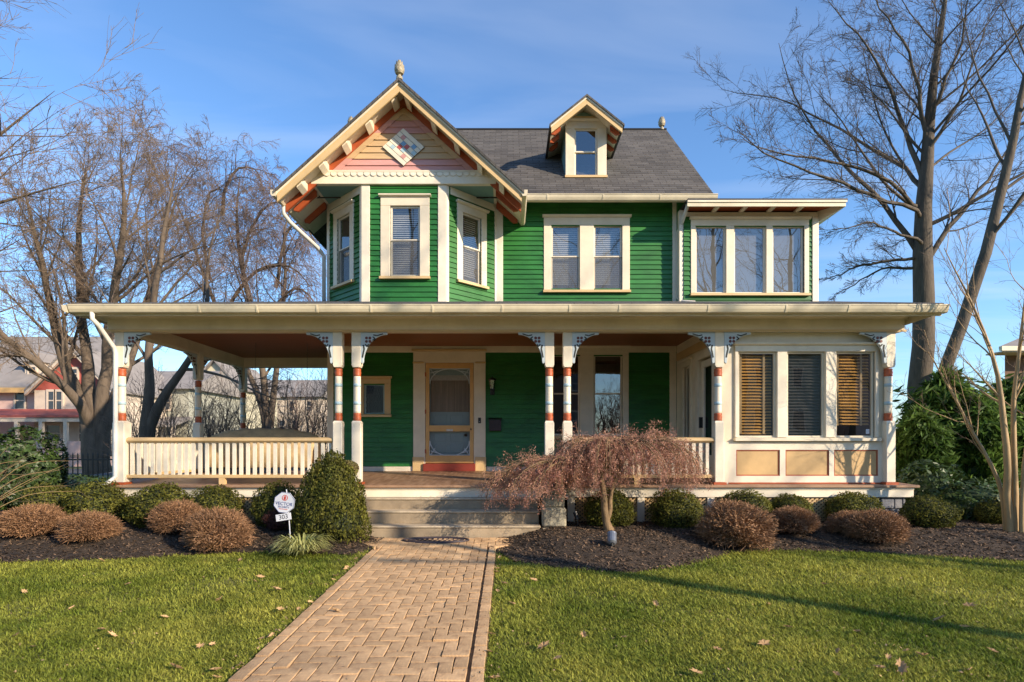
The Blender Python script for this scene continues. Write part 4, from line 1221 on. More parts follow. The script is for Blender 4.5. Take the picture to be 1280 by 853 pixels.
def shrub(name, label, cat, group, x, y, rx, rz, meshes, rot, zc=.72, ry=None, parts=('foliage', 'stems')):  # for boxwoods the second part is the solid dark core, not stems
    z = float(bed_z(x, y))
    t = thing(name, label, cat, (x, y, z), group)
    for me, nm in zip(meshes, parts):
        o = link(nm, me, None, t); o.location = (0, 0, rz * zc); o.scale = (rx, ry or rx, rz); o.rotation_euler = (0, 0, rot)
    return t
boxes = [  # px centre, px half width, top py, Y, label
    (58, 31, 604, 9.2, 'round green boxwood at the left end of the bed, behind the pair of brown shrubs'),
    (122, 38, 603, 9.25, 'wide yellow-green boxwood in front of the corner porch post'),
    (202, 36, 604, 9.05, 'green boxwood just left of the middle of the balustrade, behind brown shrubs'),
    (271, 31, 607, 9.05, 'low green boxwood under the porch balustrade, left of the lattice panel'),
    (347, 29, 604, 9.05, 'green boxwood directly behind the octagonal yard sign'),
    (763, 31, 611, 9.05, 'green boxwood behind the trunk of the weeping maple'),
    (845, 32, 612, 9.0, 'upright dark boxwood under the right edge of the weeping maple'),
    (932, 32, 614, 9.15, 'flat topped boxwood behind the largest brown shrub'),
    (988, 28, 617, 9.2, 'small boxwood behind the middle brown shrub below the sunroom'),
    (1065, 31, 615, 9.2, 'boxwood below the third sunroom window, behind the twin brown shrubs'),
    (1160, 31, 621, 9.0, 'boxwood at the porch corner beside the grey stone pier'),
    (1247, 26, 622, 9.3, 'dark boxwood in shade behind the crape myrtle stems'),
]
for k, (px, hw, top, Y, lab) in enumerate(boxes):
    x = U(px, Y); rx = hw * Y / FP; zt = W(top, Y) - float(bed_z(x, Y))
    shrub('boxwood', lab, 'shrub', 'clipped boxwoods along the porch', x, Y, rx, zt / 1.68, BW[k % 3], k * 1.7, .70)
cone = boxwood_meshes(31, 15000, True)
Y = 8.45
shrub('boxwood', 'tall conical boxwood left of the steps', 'shrub', None, U(415, Y), Y, 43 * Y / FP, (W(566, Y) - .1) / 1.74, cone, .4, .74)

def twiggy(seed, n=7000, m='browntwig', mc='browncore'):
    d = dirs(n, seed, -.55); g = np.random.default_rng(seed + 9)
    rr = lump(d, 1, .12, 3.5, seed)
    a = d * (rr * g.uniform(.55, .9, n))[:, None]
    t = d + g.normal(0, .45, d.shape); t[:, 2] += .25; t /= np.linalg.norm(t, axis=1)[:, None]
    L = g.uniform(.10, .34, n)[:, None]
    b = a + t * L
    s = np.cross(t, g.normal(0, 1, t.shape)); s /= np.linalg.norm(s, axis=1)[:, None]; s *= g.uniform(.006, .014, n)[:, None]
    V1 = np.stack([a - s, a + s, b + s * .5, b - s * .5], 1).reshape(-1, 3)
    nl = 5000
    dl = dirs(nl, seed + 3, -.5); c = dl * (lump(dl, 1, .12, 3.5, seed) * g.uniform(.8, 1.06, nl))[:, None]
    V2, F2 = leaf_cloud(nl, c, dl, .032, .5, seed + 4, 1.2)
    V = np.vstack([V1, V2]); F = np.vstack([np.arange(4 * n).reshape(-1, 4), F2 + 4 * n])
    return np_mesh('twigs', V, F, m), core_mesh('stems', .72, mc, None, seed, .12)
TW = [twiggy(s) for s in (41, 42)]
browns = [
    (40, 35, 631, 8.25, 'brown dormant shrub at the left end of the bed'),
    (110, 33, 639, 8.05, 'brown dormant shrub in front of the wide yellow-green boxwood'),
    (224, 34, 626, 8.55, 'brown dormant shrub behind the larger one, left of the yard sign'),
    (272, 39, 635, 7.95, 'largest brown dormant shrub left of the walk, at the lawn edge'),
    (920, 45, 627, 8.1, 'largest brown dormant shrub right of the walk, below the sunroom corner post'),
    (992, 30, 633, 8.65, 'brown dormant shrub standing alone below the middle sunroom window'),
    (1062, 25, 639, 8.55, 'smaller of the two touching brown shrubs below the third sunroom window'),
    (1096, 35, 637, 8.2, 'larger of the two touching brown shrubs before the stone pier'),
]
for k, (px, hw, top, Y, lab) in enumerate(browns):
    x = U(px, Y); rx = hw * Y / FP; zt = W(top, Y) - float(bed_z(x, Y))
    shrub('dormant_shrub', lab, 'shrub', 'brown dormant shrubs in the beds', x, Y, rx, zt / 1.62, TW[k % 2], k * 2.1, .60, parts=('twigs', 'stems'))
RT = twiggy(47, 3500, 'redtwig', 'browncore')
shrub('dormant_shrub', 'small dark red shrub behind the stake of the yard sign', 'shrub', None, U(352, 8.75), 8.75, .24, .20, RT, 1, .6, parts=('twigs', 'stems'))
# mums in the pots: a dome of small leaves
for t_, seed in ((bpy.data.objects['planter'], 51), (bpy.data.objects['planter.001'], 52)):
    d = dirs(2600, seed, .0); V, F = leaf_cloud(2600, d * np.random.default_rng(seed).uniform(.8, 1, 2600)[:, None] * [.21, .21, .15] + [0, 0, .25], d, .014, .6, seed)
    np_obj('dried_flowers', V, F, 'mum', t_)
    o = link('flower_dome', core_mesh('flower_dome', .19, 'mum', None, seed, .05), None, t_); o.location = (0, 0, .25); o.scale = (.92, .92, .62)

# sedge tuft by the sign
def tuft(x, y, n, R_, label, seed):
    t = thing('sedge_tuft', label, 'plant', (x, y, float(bed_z(x, y))))
    g = np.random.default_rng(seed); Vs = []; Fs = []
    a = g.uniform(0, 6.28, n); L = g.uniform(.20, R_, n); hgt = g.uniform(.12, .34, n)
    K = 6
    s = np.linspace(0, 1, K)
    ax = np.stack([np.cos(a), np.sin(a)], -1)
    r_ = (L[:, None] * s) ; z = hgt[:, None] * (2.2 * s - 1.7 * s ** 2.2)
    wd = .0075 * (1 - s ** 3) + .0005
    P = np.stack([r_ * ax[:, :1] + .05 * ax[:, :1], r_ * ax[:, 1:] + .05 * ax[:, 1:], z], -1)
    sd_ = np.stack([-ax[:, 1], ax[:, 0], np.zeros(n)], -1)[:, None] * wd[None, :, None]
    V = np.stack([P - sd_, P + sd_], 2).reshape(-1, 3)
    i = (np.arange(n)[:, None] * K + np.arange(K - 1)[None]).ravel() * 2
    np_obj('blades', V, np.stack([i, i + 1, i + 3, i + 2], 1), 'tuft', t)
tuft(U(377, 7.62), 7.62, 420, .44, 'yellow-green variegated grass tuft at the foot of the yard sign', 61)

# yard sign
ys_ = thing('yard_sign', 'white octagonal security sign with house number 303 leaning on a thin stake', 'sign', (U(364, 7.95), 7.95, float(bed_z(U(364, 7.95), 7.95))))
Xs = Matrix.Translation((U(355.5, 7.95), 7.95, W(628.5, 7.95))) @ Matrix.Rotation(R(7), 4, 'Y') @ Matrix.Rotation(R(-4), 4, 'X')
oc = [(.152 * math.cos(R(22.5 + 45 * k)), .152 * math.sin(R(22.5 + 45 * k))) for k in range(8)]
MB().prism(oc, -.006, .006).build('octagon', 'signwhite', ys_, Xs, bevel=.002)
e = MB(); oc2 = [(a * .985, b * .985) for a, b in oc]; oc3 = [(a * .955, b * .955) for a, b in oc]
for k in range(8): e.prism([oc2[k], oc2[(k + 1) % 8], oc3[(k + 1) % 8], oc3[k]], -.0085, -.0062)
e.build('border_line', 'signblue', ys_, Xs)
def text(body, size, x, z, y, m, parent, X, name='lettering'):
    c = bpy.data.curves.new(name, 'FONT'); c.body = body; c.size = size; c.align_x = 'CENTER'; c.align_y = 'CENTER'; c.extrude = .0008
    tmp = bpy.data.objects.new('tmp', c); C.objects.link(tmp)
    dg = bpy.context.evaluated_depsgraph_get()
    me = bpy.data.meshes.new_from_object(tmp.evaluated_get(dg)); bpy.data.objects.remove(tmp); me.name = name
    me.transform(X @ Matrix.Translation((x, y, z)) @ Matrix.Rotation(R(90), 4, 'X'))
    off = WL[parent.name]; me.transform(Matrix.Translation(-off))
    me.materials.clear()
    return link(name, me, m, parent)
text('VECTOR', .062, 0, -.018, -.0085, 'signblue', ys_, Xs)
text('SECURITY', .036, 0, -.062, -.0085, 'signblue', ys_, Xs)
MB().box(-.06, .06, -.0085, -.0062, -.093, -.086).build('red_rule', 'signred', ys_, Xs)
em = MB()
for k in range(20):
    a, b = R(18 * k), R(18 * k + 18)
    em.prism([(.040 * math.cos(a), .066 + .040 * math.sin(a)), (.040 * math.cos(b), .066 + .040 * math.sin(b)), (.031 * math.cos(b), .066 + .031 * math.sin(b)), (.031 * math.cos(a), .066 + .031 * math.sin(a))], -.0085, -.0062)
em.prism([(-.012, .040), (.012, .040), (.016, .074), (0, .096), (-.016, .074)], -.0085, -.0062)
em.build('emblem', 'signred', ys_, Xs)
Xp = Xs @ Matrix.Translation((.018, 0, -.198)) @ Matrix.Rotation(R(-16), 4, 'Y')
MB().box(-.105, .105, -.006, .004, -.047, .047).build('number_plate', 'signwhite', ys_, Xp, bevel=.002)
text('303', .088, 0, 0, -.0075, 'signnum', ys_, Xp, 'numerals')
MB().tube([Pt(358, 612, 7.965), Pt(361, 645, 7.965), (U(364, 7.965), 7.965, float(bed_z(U(364, 7.9), 7.9)) - .05)], .008, 8).build('stake', 'signwhite', ys_)

# landscape lights
l = thing('landscape_light', 'grey cylindrical landscape spotlight in the mulch before the maple', 'garden light', (U(765, 7.55), 7.55, float(bed_z(U(765, 7.5), 7.5))))
x, y = U(765, 7.55), 7.55; z = float(bed_z(x, y))
dr = Vector((.12, .75, .65)).normalized(); c0 = Vector((x, y, z + .05))
MB().tube([c0 - dr * .02, c0, c0 + dr * .13, c0 + dr * .15], [.035, .058, .062, .066], 16).build('housing', 'zinc', l, smooth=False)
MB().tube([c0 + dr * .1505, c0 + dr * .153], .055, 16).build('lens', 'black', l)
MB().tube([(x, y - .02, z - .05), (x, y - .01, z + .06)], .016, 8).build('stake', 'black', l)
l = thing('landscape_light', 'small black landscape spotlight leaning before the lattice by the pedestal', 'garden light', (U(722, 9.0), 9.0, float(bed_z(U(722, 9.0), 9.0))))
x, y = U(722, 9.0), 9.0; z = float(bed_z(x, y)); c0 = Vector((x, y, z + .10)); dr = Vector((-.25, .3, .9)).normalized()
MB().tube([c0, c0 + dr * .12], [.034, .04], 12).build('housing', 'black', l)
MB().tube([c0 + dr * .1205, c0 + dr * .123], .032, 12).build('lens', 'zinc', l)
MB().tube([(x, y, z - .05), c0], .012, 8).build('stake', 'black', l)

# oval mat at the foot of the steps
mt = thing('door_mat', 'dark oval scrollwork mat lying on bricks at foot of the steps', 'mat', (U(545, 8.52), 8.52, float(gz(8.52)) + .035))
z = float(gz(8.5)) + .040
ring = [(U(545, 8.5) + .48 * math.cos(2 * math.pi * k / 40), 8.50 + .20 * math.sin(2 * math.pi * k / 40), z + .006 * math.sin(2 * math.pi * k / 40)) for k in range(41)]
MB().tube(ring, .016, 6).build('rim', 'rubber', mt)
ring2 = [(U(545, 8.5) + .40 * math.cos(2 * math.pi * k / 40), 8.50 + .15 * math.sin(2 * math.pi * k / 40), z) for k in range(41)]
MB().tube(ring2, .010, 6).build('rim', 'rubber', mt)
q = MB()
for k in range(-5, 6):
    xx = U(545, 8.5) + k * .075; hh = .15 * math.sqrt(max(0, 1 - (k * .075 / .42) ** 2))
    q.tube([(xx, 8.5 + hh * math.sin(t) * .95, z + .0) if False else (xx + .03 * math.sin(t * 2), 8.5 + hh * t / 1.6, z) for t in np.linspace(-1.55, 1.55, 9)], .009, 5)
q.build('scrollwork', 'rubber', mt)

# mailbox, lantern, doorbell
mb = thing('mailbox', 'black wall mailbox on green clapboards right of the door', 'mailbox', (U(618.5, YW), YW - .06, W(539, YW)))
a, b = U(611.5, YW), U(626.5, YW); z0, z1 = W(539, YW), W(523.5, YW)
MB().prism([(YW - .022, z0), (YW - .11, z0), (YW - .12, z1 - .03), (YW - .022, z1)], a, b, 'x').build('box', 'rubber', mb, bevel=.006)
MB().prism([(YW - .022, z1 + .02), (YW - .13, z1 - .025), (YW - .13, z1 - .04), (YW - .022, z1 + .004)], a - .008, b + .008, 'x').build('lid', 'black', mb)
ln = thing('wall_lantern', 'black wall lantern high on green clapboards right of the door', 'lantern', (U(615.5, YW), YW - .08, W(492, YW)))
x = U(615.5, YW); z0, z1 = W(487, YW), W(473, YW)
MB().box(x - .05, x + .05, YW - .04, YW - .023, z0 - .12, z0 + .06).build('back_plate', 'black', ln, bevel=.006)
MB().tube([(x, YW - .03, z0 - .06), (x, YW - .12, z0 - .08), (x, YW - .14, z0 - .01)], .010, 6).build('arm', 'black', ln)
MB().lathe([(.045, z0), (.075, z1 - .06), (.07, z1 - .06), (.04, z0)], x, YW - .14, 6).build('glass_shade', 'glass', ln)
MB().lathe([(.085, z1 - .06), (.05, z1 - .01), (.015, z1), (.012, z1 + .03)], x, YW - .14, 6).build('cap', 'black', ln)
MB().lathe([(.05, z0 - .02), (.05, z0), (.02, z0 + .01)], x, YW - .14, 6).build('base', 'black', ln)
MB().lathe([(.02, z0 + .01), (.022, z0 + .07), (.01, z0 + .09)], x, YW - .14, 8).build('bulb', 'valance', ln)
db_ = thing('doorbell', 'small black doorbell on the cream casing right of the door', 'doorbell', (U(599.5, YW), YW - .06, W(526, YW)))
MB().box(U(597.8, YW), U(601.4, YW), YW - .075, YW - .0555, W(529.5, YW), W(522.5, YW)).build('case', 'black', db_, bevel=.005)
MB().lathe([(.012, 0), (.012, .005), (.002, .006)], 0, 0, 10).build('button', 'zinc', db_, Matrix.Translation((U(599.6, YW), YW - .0755, W(527.5, YW))) @ Matrix.Rotation(R(90), 4, 'X'))

# covered porch swing on chains
sw = thing('porch_swing', 'porch swing under a rounded tan cover hanging by thin chains', 'porch swing', (-5.0, 11.8, .9))
n1, n2 = 28, 12
V = []
for i in range(n1):
    u = i / (n1 - 1); xx = -6.05 + u * 2.15
    topz = 1.60 + .16 * (1 - abs(2 * u - 1) ** 3.2)
    for j in range(n2):
        v = j / (n2 - 1)
        yy = 11.55 + .62 * v
        if v < .4: zz = .98 + (topz - .98) * (v / .4) ** .45
        else: zz = topz - (topz - 1.05) * ((v - .4) / .6) ** 2.4
        V.append((xx + .02 * math.sin(9 * v + u * 17), yy, zz + .012 * math.sin(u * 40 + v * 5)))
i_, j_ = np.meshgrid(np.arange(n1 - 1), np.arange(n2 - 1), indexing='ij'); q = (i_ * n2 + j_).ravel()
o = np_obj('cover', np.array(V) - np.array([-5.0, 11.8, .9]), np.stack([q, q + 1, q + n2 + 1, q + n2], 1), 'cover', sw, True)
sol = o.modifiers.new('thick', 'SOLIDIFY'); sol.thickness = .02
for x in (U(318, 11.75), U(383, 11.75)):
    k = MB(); z = 1.66
    while z < 3.50:
        k.tube([(x - .008, 11.8, z), (x + .008, 11.8, z + .035)], .004, 4); k.tube([(x + .008, 11.8, z + .03), (x - .008, 11.8, z + .065)], .004, 4); z += .06
    o = k.build('chain', 'lead', sw); o['kind'] = 'stuff'

# ================================================================== vegetation
def norm(a): return a / np.maximum(np.linalg.norm(a, axis=-1, keepdims=True), 1e-9)

def children(P, Rr, K, t0, t1, ratio, ang, N, wig, up, rng, rk=.6, rmin=.004, angj=.25, down_len=.55, abslen=None):
    B, M_, _ = P.shape
    L_ = np.linalg.norm(np.diff(P, axis=1), axis=2).sum(1)
    t = t0 + (t1 - t0) * (np.arange(K)[None] + rng.random((B, K))) / K
    f = t * (M_ - 1); i = np.minimum(f.astype(int), M_ - 2); fr_ = (f - i)[..., None]
    bi = np.arange(B)[:, None]
    pos = P[bi, i] * (1 - fr_) + P[bi, i + 1] * fr_
    tan = norm(P[bi, i + 1] - P[bi, i])
    r0 = (Rr[bi, i] * (1 - fr_[..., 0]) + Rr[bi, i + 1] * fr_[..., 0]) * rk * rng.uniform(.75, 1.1, (B, K))
    ref = rng.normal(0, 1, tan.shape)
    prp = norm(np.cross(tan, ref))
    a = ang + rng.normal(0, angj, (B, K))
    d = tan * np.cos(a)[..., None] + prp * np.sin(a)[..., None]
    ln = (L_[:, None] * ratio * (1 - down_len * t) if abslen is None else abslen) * rng.uniform(.65, 1.3, (B, K))
    pos = pos.reshape(-1, 3); d = d.reshape(-1, 3); ln = ln.reshape(-1); r0 = np.maximum(r0.reshape(-1), rmin)
    out = [pos]
    cur = pos
    for k in range(N - 1):
        d = norm(d + rng.normal(0, wig, d.shape) + np.array([0, 0, up]))
        cur = cur + d * (ln / (N - 1))[:, None]
        out.append(cur)
    P2 = np.stack(out, 1)
    R2 = np.maximum(r0[:, None] * np.linspace(1, .10, N)[None] ** 1.1, rmin * .6)
    return P2, R2

def tubes(P, Rr, n):
    B, N, _ = P.shape
    T = np.empty_like(P); T[:, 1:-1] = P[:, 2:] - P[:, :-2]; T[:, 0] = P[:, 1] - P[:, 0]; T[:, -1] = P[:, -1] - P[:, -2]
    T = norm(T)
    ref = np.zeros((B, 1, 3)); mt_ = np.abs(T.mean(1)); ref[np.arange(B), 0, mt_.argmin(1)] = 1
    a = norm(np.cross(T, np.broadcast_to(ref, T.shape))); b = np.cross(T, a)
    q = np.arange(n) * 2 * np.pi / n
    V = P[:, :, None] + (a[:, :, None] * np.cos(q)[None, None, :, None] + b[:, :, None] * np.sin(q)[None, None, :, None]) * Rr[:, :, None, None]
    base = (np.arange(B)[:, None, None] * N + np.arange(N - 1)[None, :, None]) * n
    j = np.arange(n)[None, None]; j2 = (j + 1) % n
    F = np.stack([base + j, base + j2, base + n + j2, base + n + j], -1).reshape(-1, 4)
    return V.reshape(-1, 3), F

def poly(pts, radii, N):
    """resample a polyline (list of points) to N points with a little curve"""
    pts = np.array(pts, float); s = np.r_[0, np.cumsum(np.linalg.norm(np.diff(pts, axis=0), axis=1))]; s /= s[-1]
    t = np.linspace(0, 1, N)
    P = np.stack([np.interp(t, s, pts[:, k]) for k in range(3)], -1)
    for _ in range(2): P[1:-1] = (P[:-2] + 2 * P[1:-1] + P[2:]) / 4
    return P, np.interp(t, s, radii)

def merge(parts):
    V = []; F = []; k = 0
    for v, f in parts: V.append(v); F.append(f + k); k += len(v)
    return np.vstack(V), np.vstack(F)

def tree(name, label, cat, trunks, levels, seed, bark, twig, base=None, group=None, limbs0=(), rs=1.):
    """trunks: list of (points, radii). levels: kwargs for children(); the last ones make the crown mesh"""
    rng = np.random.default_rng(seed)
    N = 14
    pr = [poly(p, [q * rs for q in r_], N) for p, r_ in trunks]
    P = np.stack([p for p, _ in pr]); Rr = np.stack([q for _, q in pr])
    P[:, 1:] += rng.normal(0, .03, P[:, 1:].shape) * np.minimum(1, Rr[:, 1:, None] * 4)
    base = base or tuple(P[0, 0])
    t = thing(name, label, cat, base, group)
    off = np.array(base)
    v, f = tubes(P - off, Rr, 10)
    np_obj('trunk', v, f, bark, t, True)
    crown = []; limbs = []
    allP = (P, Rr)
    for i, kw in enumerate(levels):
        kw = dict(kw); n = kw.pop('n', 3); big = kw.pop('limb', False)
        allP = children(*allP, rng=rng, **kw)
        if i == 0 and limbs0:
            ex = [poly(p, r_, kw['N']) for p, r_ in limbs0]
            ep = np.stack([p for p, _ in ex]); ep[:, 1:] += np.cumsum(rng.normal(0, .05, ep[:, 1:].shape), 1)
            allP = (np.concatenate([allP[0], ep]), np.concatenate([allP[1], np.stack([q for _, q in ex])]))
        (limbs if big else crown).append(tubes(allP[0] - off, allP[1], n))
    if limbs: np_obj('limbs', *merge(limbs), bark, t, True)
    o = np_obj('crown', *merge(crown), twig, t)
    o['kind'] = 'stuff'
    return t

# --- weeping Japanese maple
def weeping_maple():
    x0, y0 = 1.50, 8.60; zb = float(bed_z(x0, y0)) - .03
    t = thing('weeping_maple', 'weeping Japanese maple with drooping dry pink-brown leaves beside the steps', 'tree', (x0, y0, zb))
    off = np.array([x0, y0, zb])
    tr = [([(x0 + .03, y0, zb), (x0 - .02, y0, .25), (x0 - .05, y0, .50), (x0 - .06, y0, .75), (x0 - .12, y0 + .05, 1.05)], [.085, .062, .052, .045, .035]),
          ([(x0 - .03, y0 + .02, .28), (x0 + .045, y0, .45), (x0 + .03, y0 + .02, .62), (x0 + .08, y0 + .03, .80), (x0 + .2, y0 + .05, 1.1)], [.05, .04, .034, .030, .024])]
    pr = [poly(p, r_, 14) for p, r_ in tr]
    v, f = tubes(np.stack([p for p, _ in pr]) - off, np.stack([q for _, q in pr]), 10)
    np_obj('trunk', v, f, 'maplebark', t, True)
    rng = np.random.default_rng(77)
    # limbs arch out from the trunk top and weep
    limbs = []
    leaves = []
    tips = []
    for k in range(190):
        left = k < 66
        a = rng.uniform(0, 6.28)
        cx, cy, rx, ry = (.42, 8.52, .80, .55) if left else (1.80, 8.62, 1.16, .80)
        q = .25 + .75 * rng.random() ** .55
        ex, ey = cx + rx * q * math.cos(a), cy + ry * q * math.sin(a)
        dq_ = 1 - q
        h1, h2, h3, h4, h5 = (1.18, 1.24 + .05 * dq_, 1.12 + .1 * dq_, .92 + .25 * dq_, .55) if left else (1.34, 1.56 + .06 * dq_, 1.45 + .15 * dq_, 1.20 + .35 * dq_, .86)
        if left and ex > .55: h3 += .15; h4 += .25; h5 += .2
        jt = rng.normal(0, .035, 5)
        sx, sy, sz = x0 + rng.normal(0, .05), y0 + .04, .98
        def al(f, z): return (sx + (ex - sx) * f, sy + (ey - sy) * f, z)
        pts = [(sx, sy, sz), al(.25, h1 + jt[0]), al(.55, h2 + jt[1]), al(.82, h3 + jt[2]), al(1, h4 + jt[3]), (ex + .04 * math.cos(a), ey + .04 * math.sin(a), h5 + abs(jt[4]) * 3 + .25 * dq_)]
        P, r_ = poly(pts, [.016, .013, .010, .007, .005, .003], 12)
        limbs.append((P, r_))
    P = np.stack([p for p, _ in limbs]); Rr = np.stack([q for _, q in limbs])
    P2, R2 = children(P, Rr, 10, .45, 1, .22, .9, 6, .2, -.20, rng, rmin=.0022)
    P3, R3 = children(P2, R2, 4, .2, 1, .7, .8, 4, .22, -.25, rng, rmin=.0016)
    np_obj('branches', *merge([tubes(P - off, Rr, 5), tubes(P2 - off, R2, 3)]), 'maplebark', t)
    np_obj('twigs', *tubes(P3 - off, R3, 3), 'maple', t)['kind'] = 'stuff'
    # finely cut leaves hang from the twigs
    src = np.vstack([P[:, 7:].reshape(-1, 3), P2[:, 1:].reshape(-1, 3), P3[:, 1:].reshape(-1, 3)])
    nlv = 60000
    c = src[rng.integers(0, len(src), nlv)] + rng.normal(0, .024, (nlv, 3))
    d = norm(rng.normal(0, .8, (nlv, 3)) + [0, 0, -.55])
    s = norm(np.cross(d, rng.normal(0, 1, d.shape)))
    L = rng.uniform(.018, .050, nlv)[:, None]; wd = rng.uniform(.0022, .0052, nlv)[:, None]
    m_ = c + d * L * .5
    Vv = np.stack([c, m_ - s * wd, c + d * L, m_ + s * wd], 1).reshape(-1, 3) - off
    k = Vv[:, 2].reshape(-1, 4).min(1) > .30
    Vv = Vv.reshape(-1, 4, 3)[k].reshape(-1, 3)
    o = np_obj('leaves', Vv, np.arange(len(Vv)).reshape(-1, 4), 'maple', t); o['kind'] = 'stuff'
weeping_maple()

# --- big bare trees left of the house
TL = [dict(K=14, t0=.30, t1=1., ratio=.50, ang=.60, N=10, wig=.07, up=.05, rk=.50, n=5, limb=True),
      dict(K=12, t0=.1, t1=1., ratio=.50, ang=.70, N=8, wig=.11, up=.02, rk=.42, rmin=.010, n=4),
      dict(K=7, t0=.1, t1=1., ratio=.55, ang=.70, N=5, wig=.14, up=.02, rk=.55, rmin=.007),
      dict(K=6, t0=.1, t1=1., ratio=.70, ang=.65, N=3, wig=.16, up=.02, rk=.6, rmin=.0055)]
Y1 = 22
tree('bare_tree', 'large bare tree with a short thick trunk and many stems before the pink house', 'tree',
     [([Pt(122, 592, Y1), Pt(121, 545, Y1), Pt(112, 520, Y1), Pt(88, 480, Y1), Pt(66, 400, Y1), Pt(50, 315, Y1 - 1), Pt(30, 235, Y1 - 2)], [.80, .66, .50, .34, .22, .13, .03]),
      ([Pt(122, 575, Y1), Pt(121, 545, Y1), Pt(116, 500, Y1), Pt(104, 430, Y1 + .5), Pt(98, 330, Y1 + 1), Pt(98, 265, Y1 + 1), Pt(108, 205, Y1 + 1)], [.66, .55, .40, .28, .2, .12, .03]),
      ([Pt(124, 570, Y1), Pt(124, 540, Y1), Pt(130, 490, Y1), Pt(136, 420, Y1), Pt(150, 320, Y1 - 1), Pt(160, 260, Y1 - 1.5), Pt(150, 205, Y1 - 2)], [.66, .5, .36, .27, .19, .12, .03]),
      ([Pt(124, 565, Y1), Pt(128, 535, Y1), Pt(144, 500, Y1), Pt(168, 440, Y1 + 1), Pt(190, 350, Y1 + 2), Pt(210, 285, Y1 + 2), Pt(224, 235, Y1 + 2)], [.6, .48, .34, .24, .17, .10, .03]),
      ([Pt(120, 560, Y1), Pt(118, 530, Y1), Pt(90, 488, Y1 - 1), Pt(40, 450, Y1 - 2), Pt(-20, 400, Y1 - 3), Pt(-60, 320, Y1 - 3)], [.5, .36, .24, .18, .12, .03])],
     TL, 101, 'bark', 'twigtan', rs=.62)
Y2 = 18
TL2 = [dict(K=8, t0=.35, t1=1., ratio=.50, ang=.65, N=10, wig=.08, up=.03, rk=.5, n=5, limb=True),
       dict(K=8, t0=.2, t1=1., ratio=.5, ang=.7, N=8, wig=.12, up=.01, rk=.5, rmin=.009, n=4),
       dict(K=6, t0=.2, t1=1., ratio=.55, ang=.7, N=6, wig=.14, up=-.02, rk=.55, rmin=.006),
       dict(K=4, t0=.2, t1=1., ratio=.6, ang=.65, N=4, wig=.15, up=-.03, rk=.6, rmin=.0045)]
tree('bare_tree', 'bare tree with a forked dark trunk seen between the left porch posts', 'tree',
     [([Pt(183, 600, Y2), Pt(184, 550, Y2), Pt(184, 515, Y2), Pt(186, 460, Y2), Pt(186, 400, Y2), Pt(200, 330, Y2), Pt(207, 270, Y2), Pt(222, 205, Y2)], [.42, .36, .28, .20, .17, .14, .09, .02]),
      ([Pt(184, 560, Y2), Pt(186, 530, Y2), Pt(200, 500, Y2), Pt(222, 470, Y2), Pt(245, 445, Y2), Pt(262, 390, Y2), Pt(256, 330, Y2 + 1), Pt(276, 265, Y2 + 1)], [.34, .28, .24, .19, .15, .11, .07, .02]),
      ([Pt(228, 462, Y2), Pt(250, 462, Y2), Pt(285, 472, Y2), Pt(320, 490, Y2 - 1), Pt(345, 500, Y2 - 1)], [.09, .08, .06, .04, .015])],
     TL2, 102, 'bark', 'twig', rs=.60)
Y3 = 26
TL3 = [dict(K=12, t0=.3, t1=1., ratio=.50, ang=.7, N=10, wig=.10, up=.04, rk=.5, n=4, limb=True),
       dict(K=11, t0=.15, t1=1., ratio=.6, ang=.7, N=9, wig=.10, up=-.12, rk=.42, rmin=.010, n=3),
       dict(K=9, t0=.1, t1=1., ratio=.65, ang=.6, N=6, wig=.09, up=-.22, rk=.55, rmin=.007),
       dict(K=5, t0=.1, t1=1., ratio=.6, ang=.5, N=3, wig=.10, up=-.25, rk=.6, rmin=.006)]
tree('weeping_tree', 'tall bare weeping tree with drooping purple-brown twigs left of the bay', 'tree',
     [([Pt(335, 590, Y3), Pt(335, 520, Y3), Pt(325, 430, Y3), Pt(300, 330, Y3), Pt(292, 262, Y3), Pt(300, 222, Y3)], [.5, .42, .3, .2, .12, .03]),
      ([Pt(336, 560, Y3), Pt(340, 500, Y3), Pt(352, 420, Y3), Pt(358, 330, Y3), Pt(350, 270, Y3), Pt(372, 250, Y3)], [.42, .34, .24, .16, .09, .03]),
      ([Pt(333, 540, Y3), Pt(325, 490, Y3), Pt(275, 400, Y3), Pt(240, 300, Y3), Pt(218, 245, Y3), Pt(196, 205, Y3)], [.36, .30, .2, .13, .08, .03])],
     TL3, 103, 'bark', 'twigpurple', rs=.42, limbs0=[([Pt(a_, b_, Y3 - i_ * .2) for i_, (a_, b_) in enumerate(pp)], [r0 * (1 - i_ / (len(pp) - .8)) + .006 for i_ in range(len(pp))]) for r0, pp in (
         (.10, ((289, 378), (308, 342), (331, 329), (357, 330), (377, 345), (390, 368))),
         (.09, ((278, 269), (285, 225), (304, 202), (320, 206), (329, 228))),
         (.09, ((345, 360), (352, 300), (368, 272), (386, 282), (398, 320))),
         (.09, ((330, 420), (348, 370), (370, 352), (392, 362), (402, 392))),
         (.08, ((300, 330), (318, 270), (340, 245), (362, 252), (374, 285))),
         (.08, ((262, 350), (250, 290), (258, 240), (276, 228), (290, 250))))])
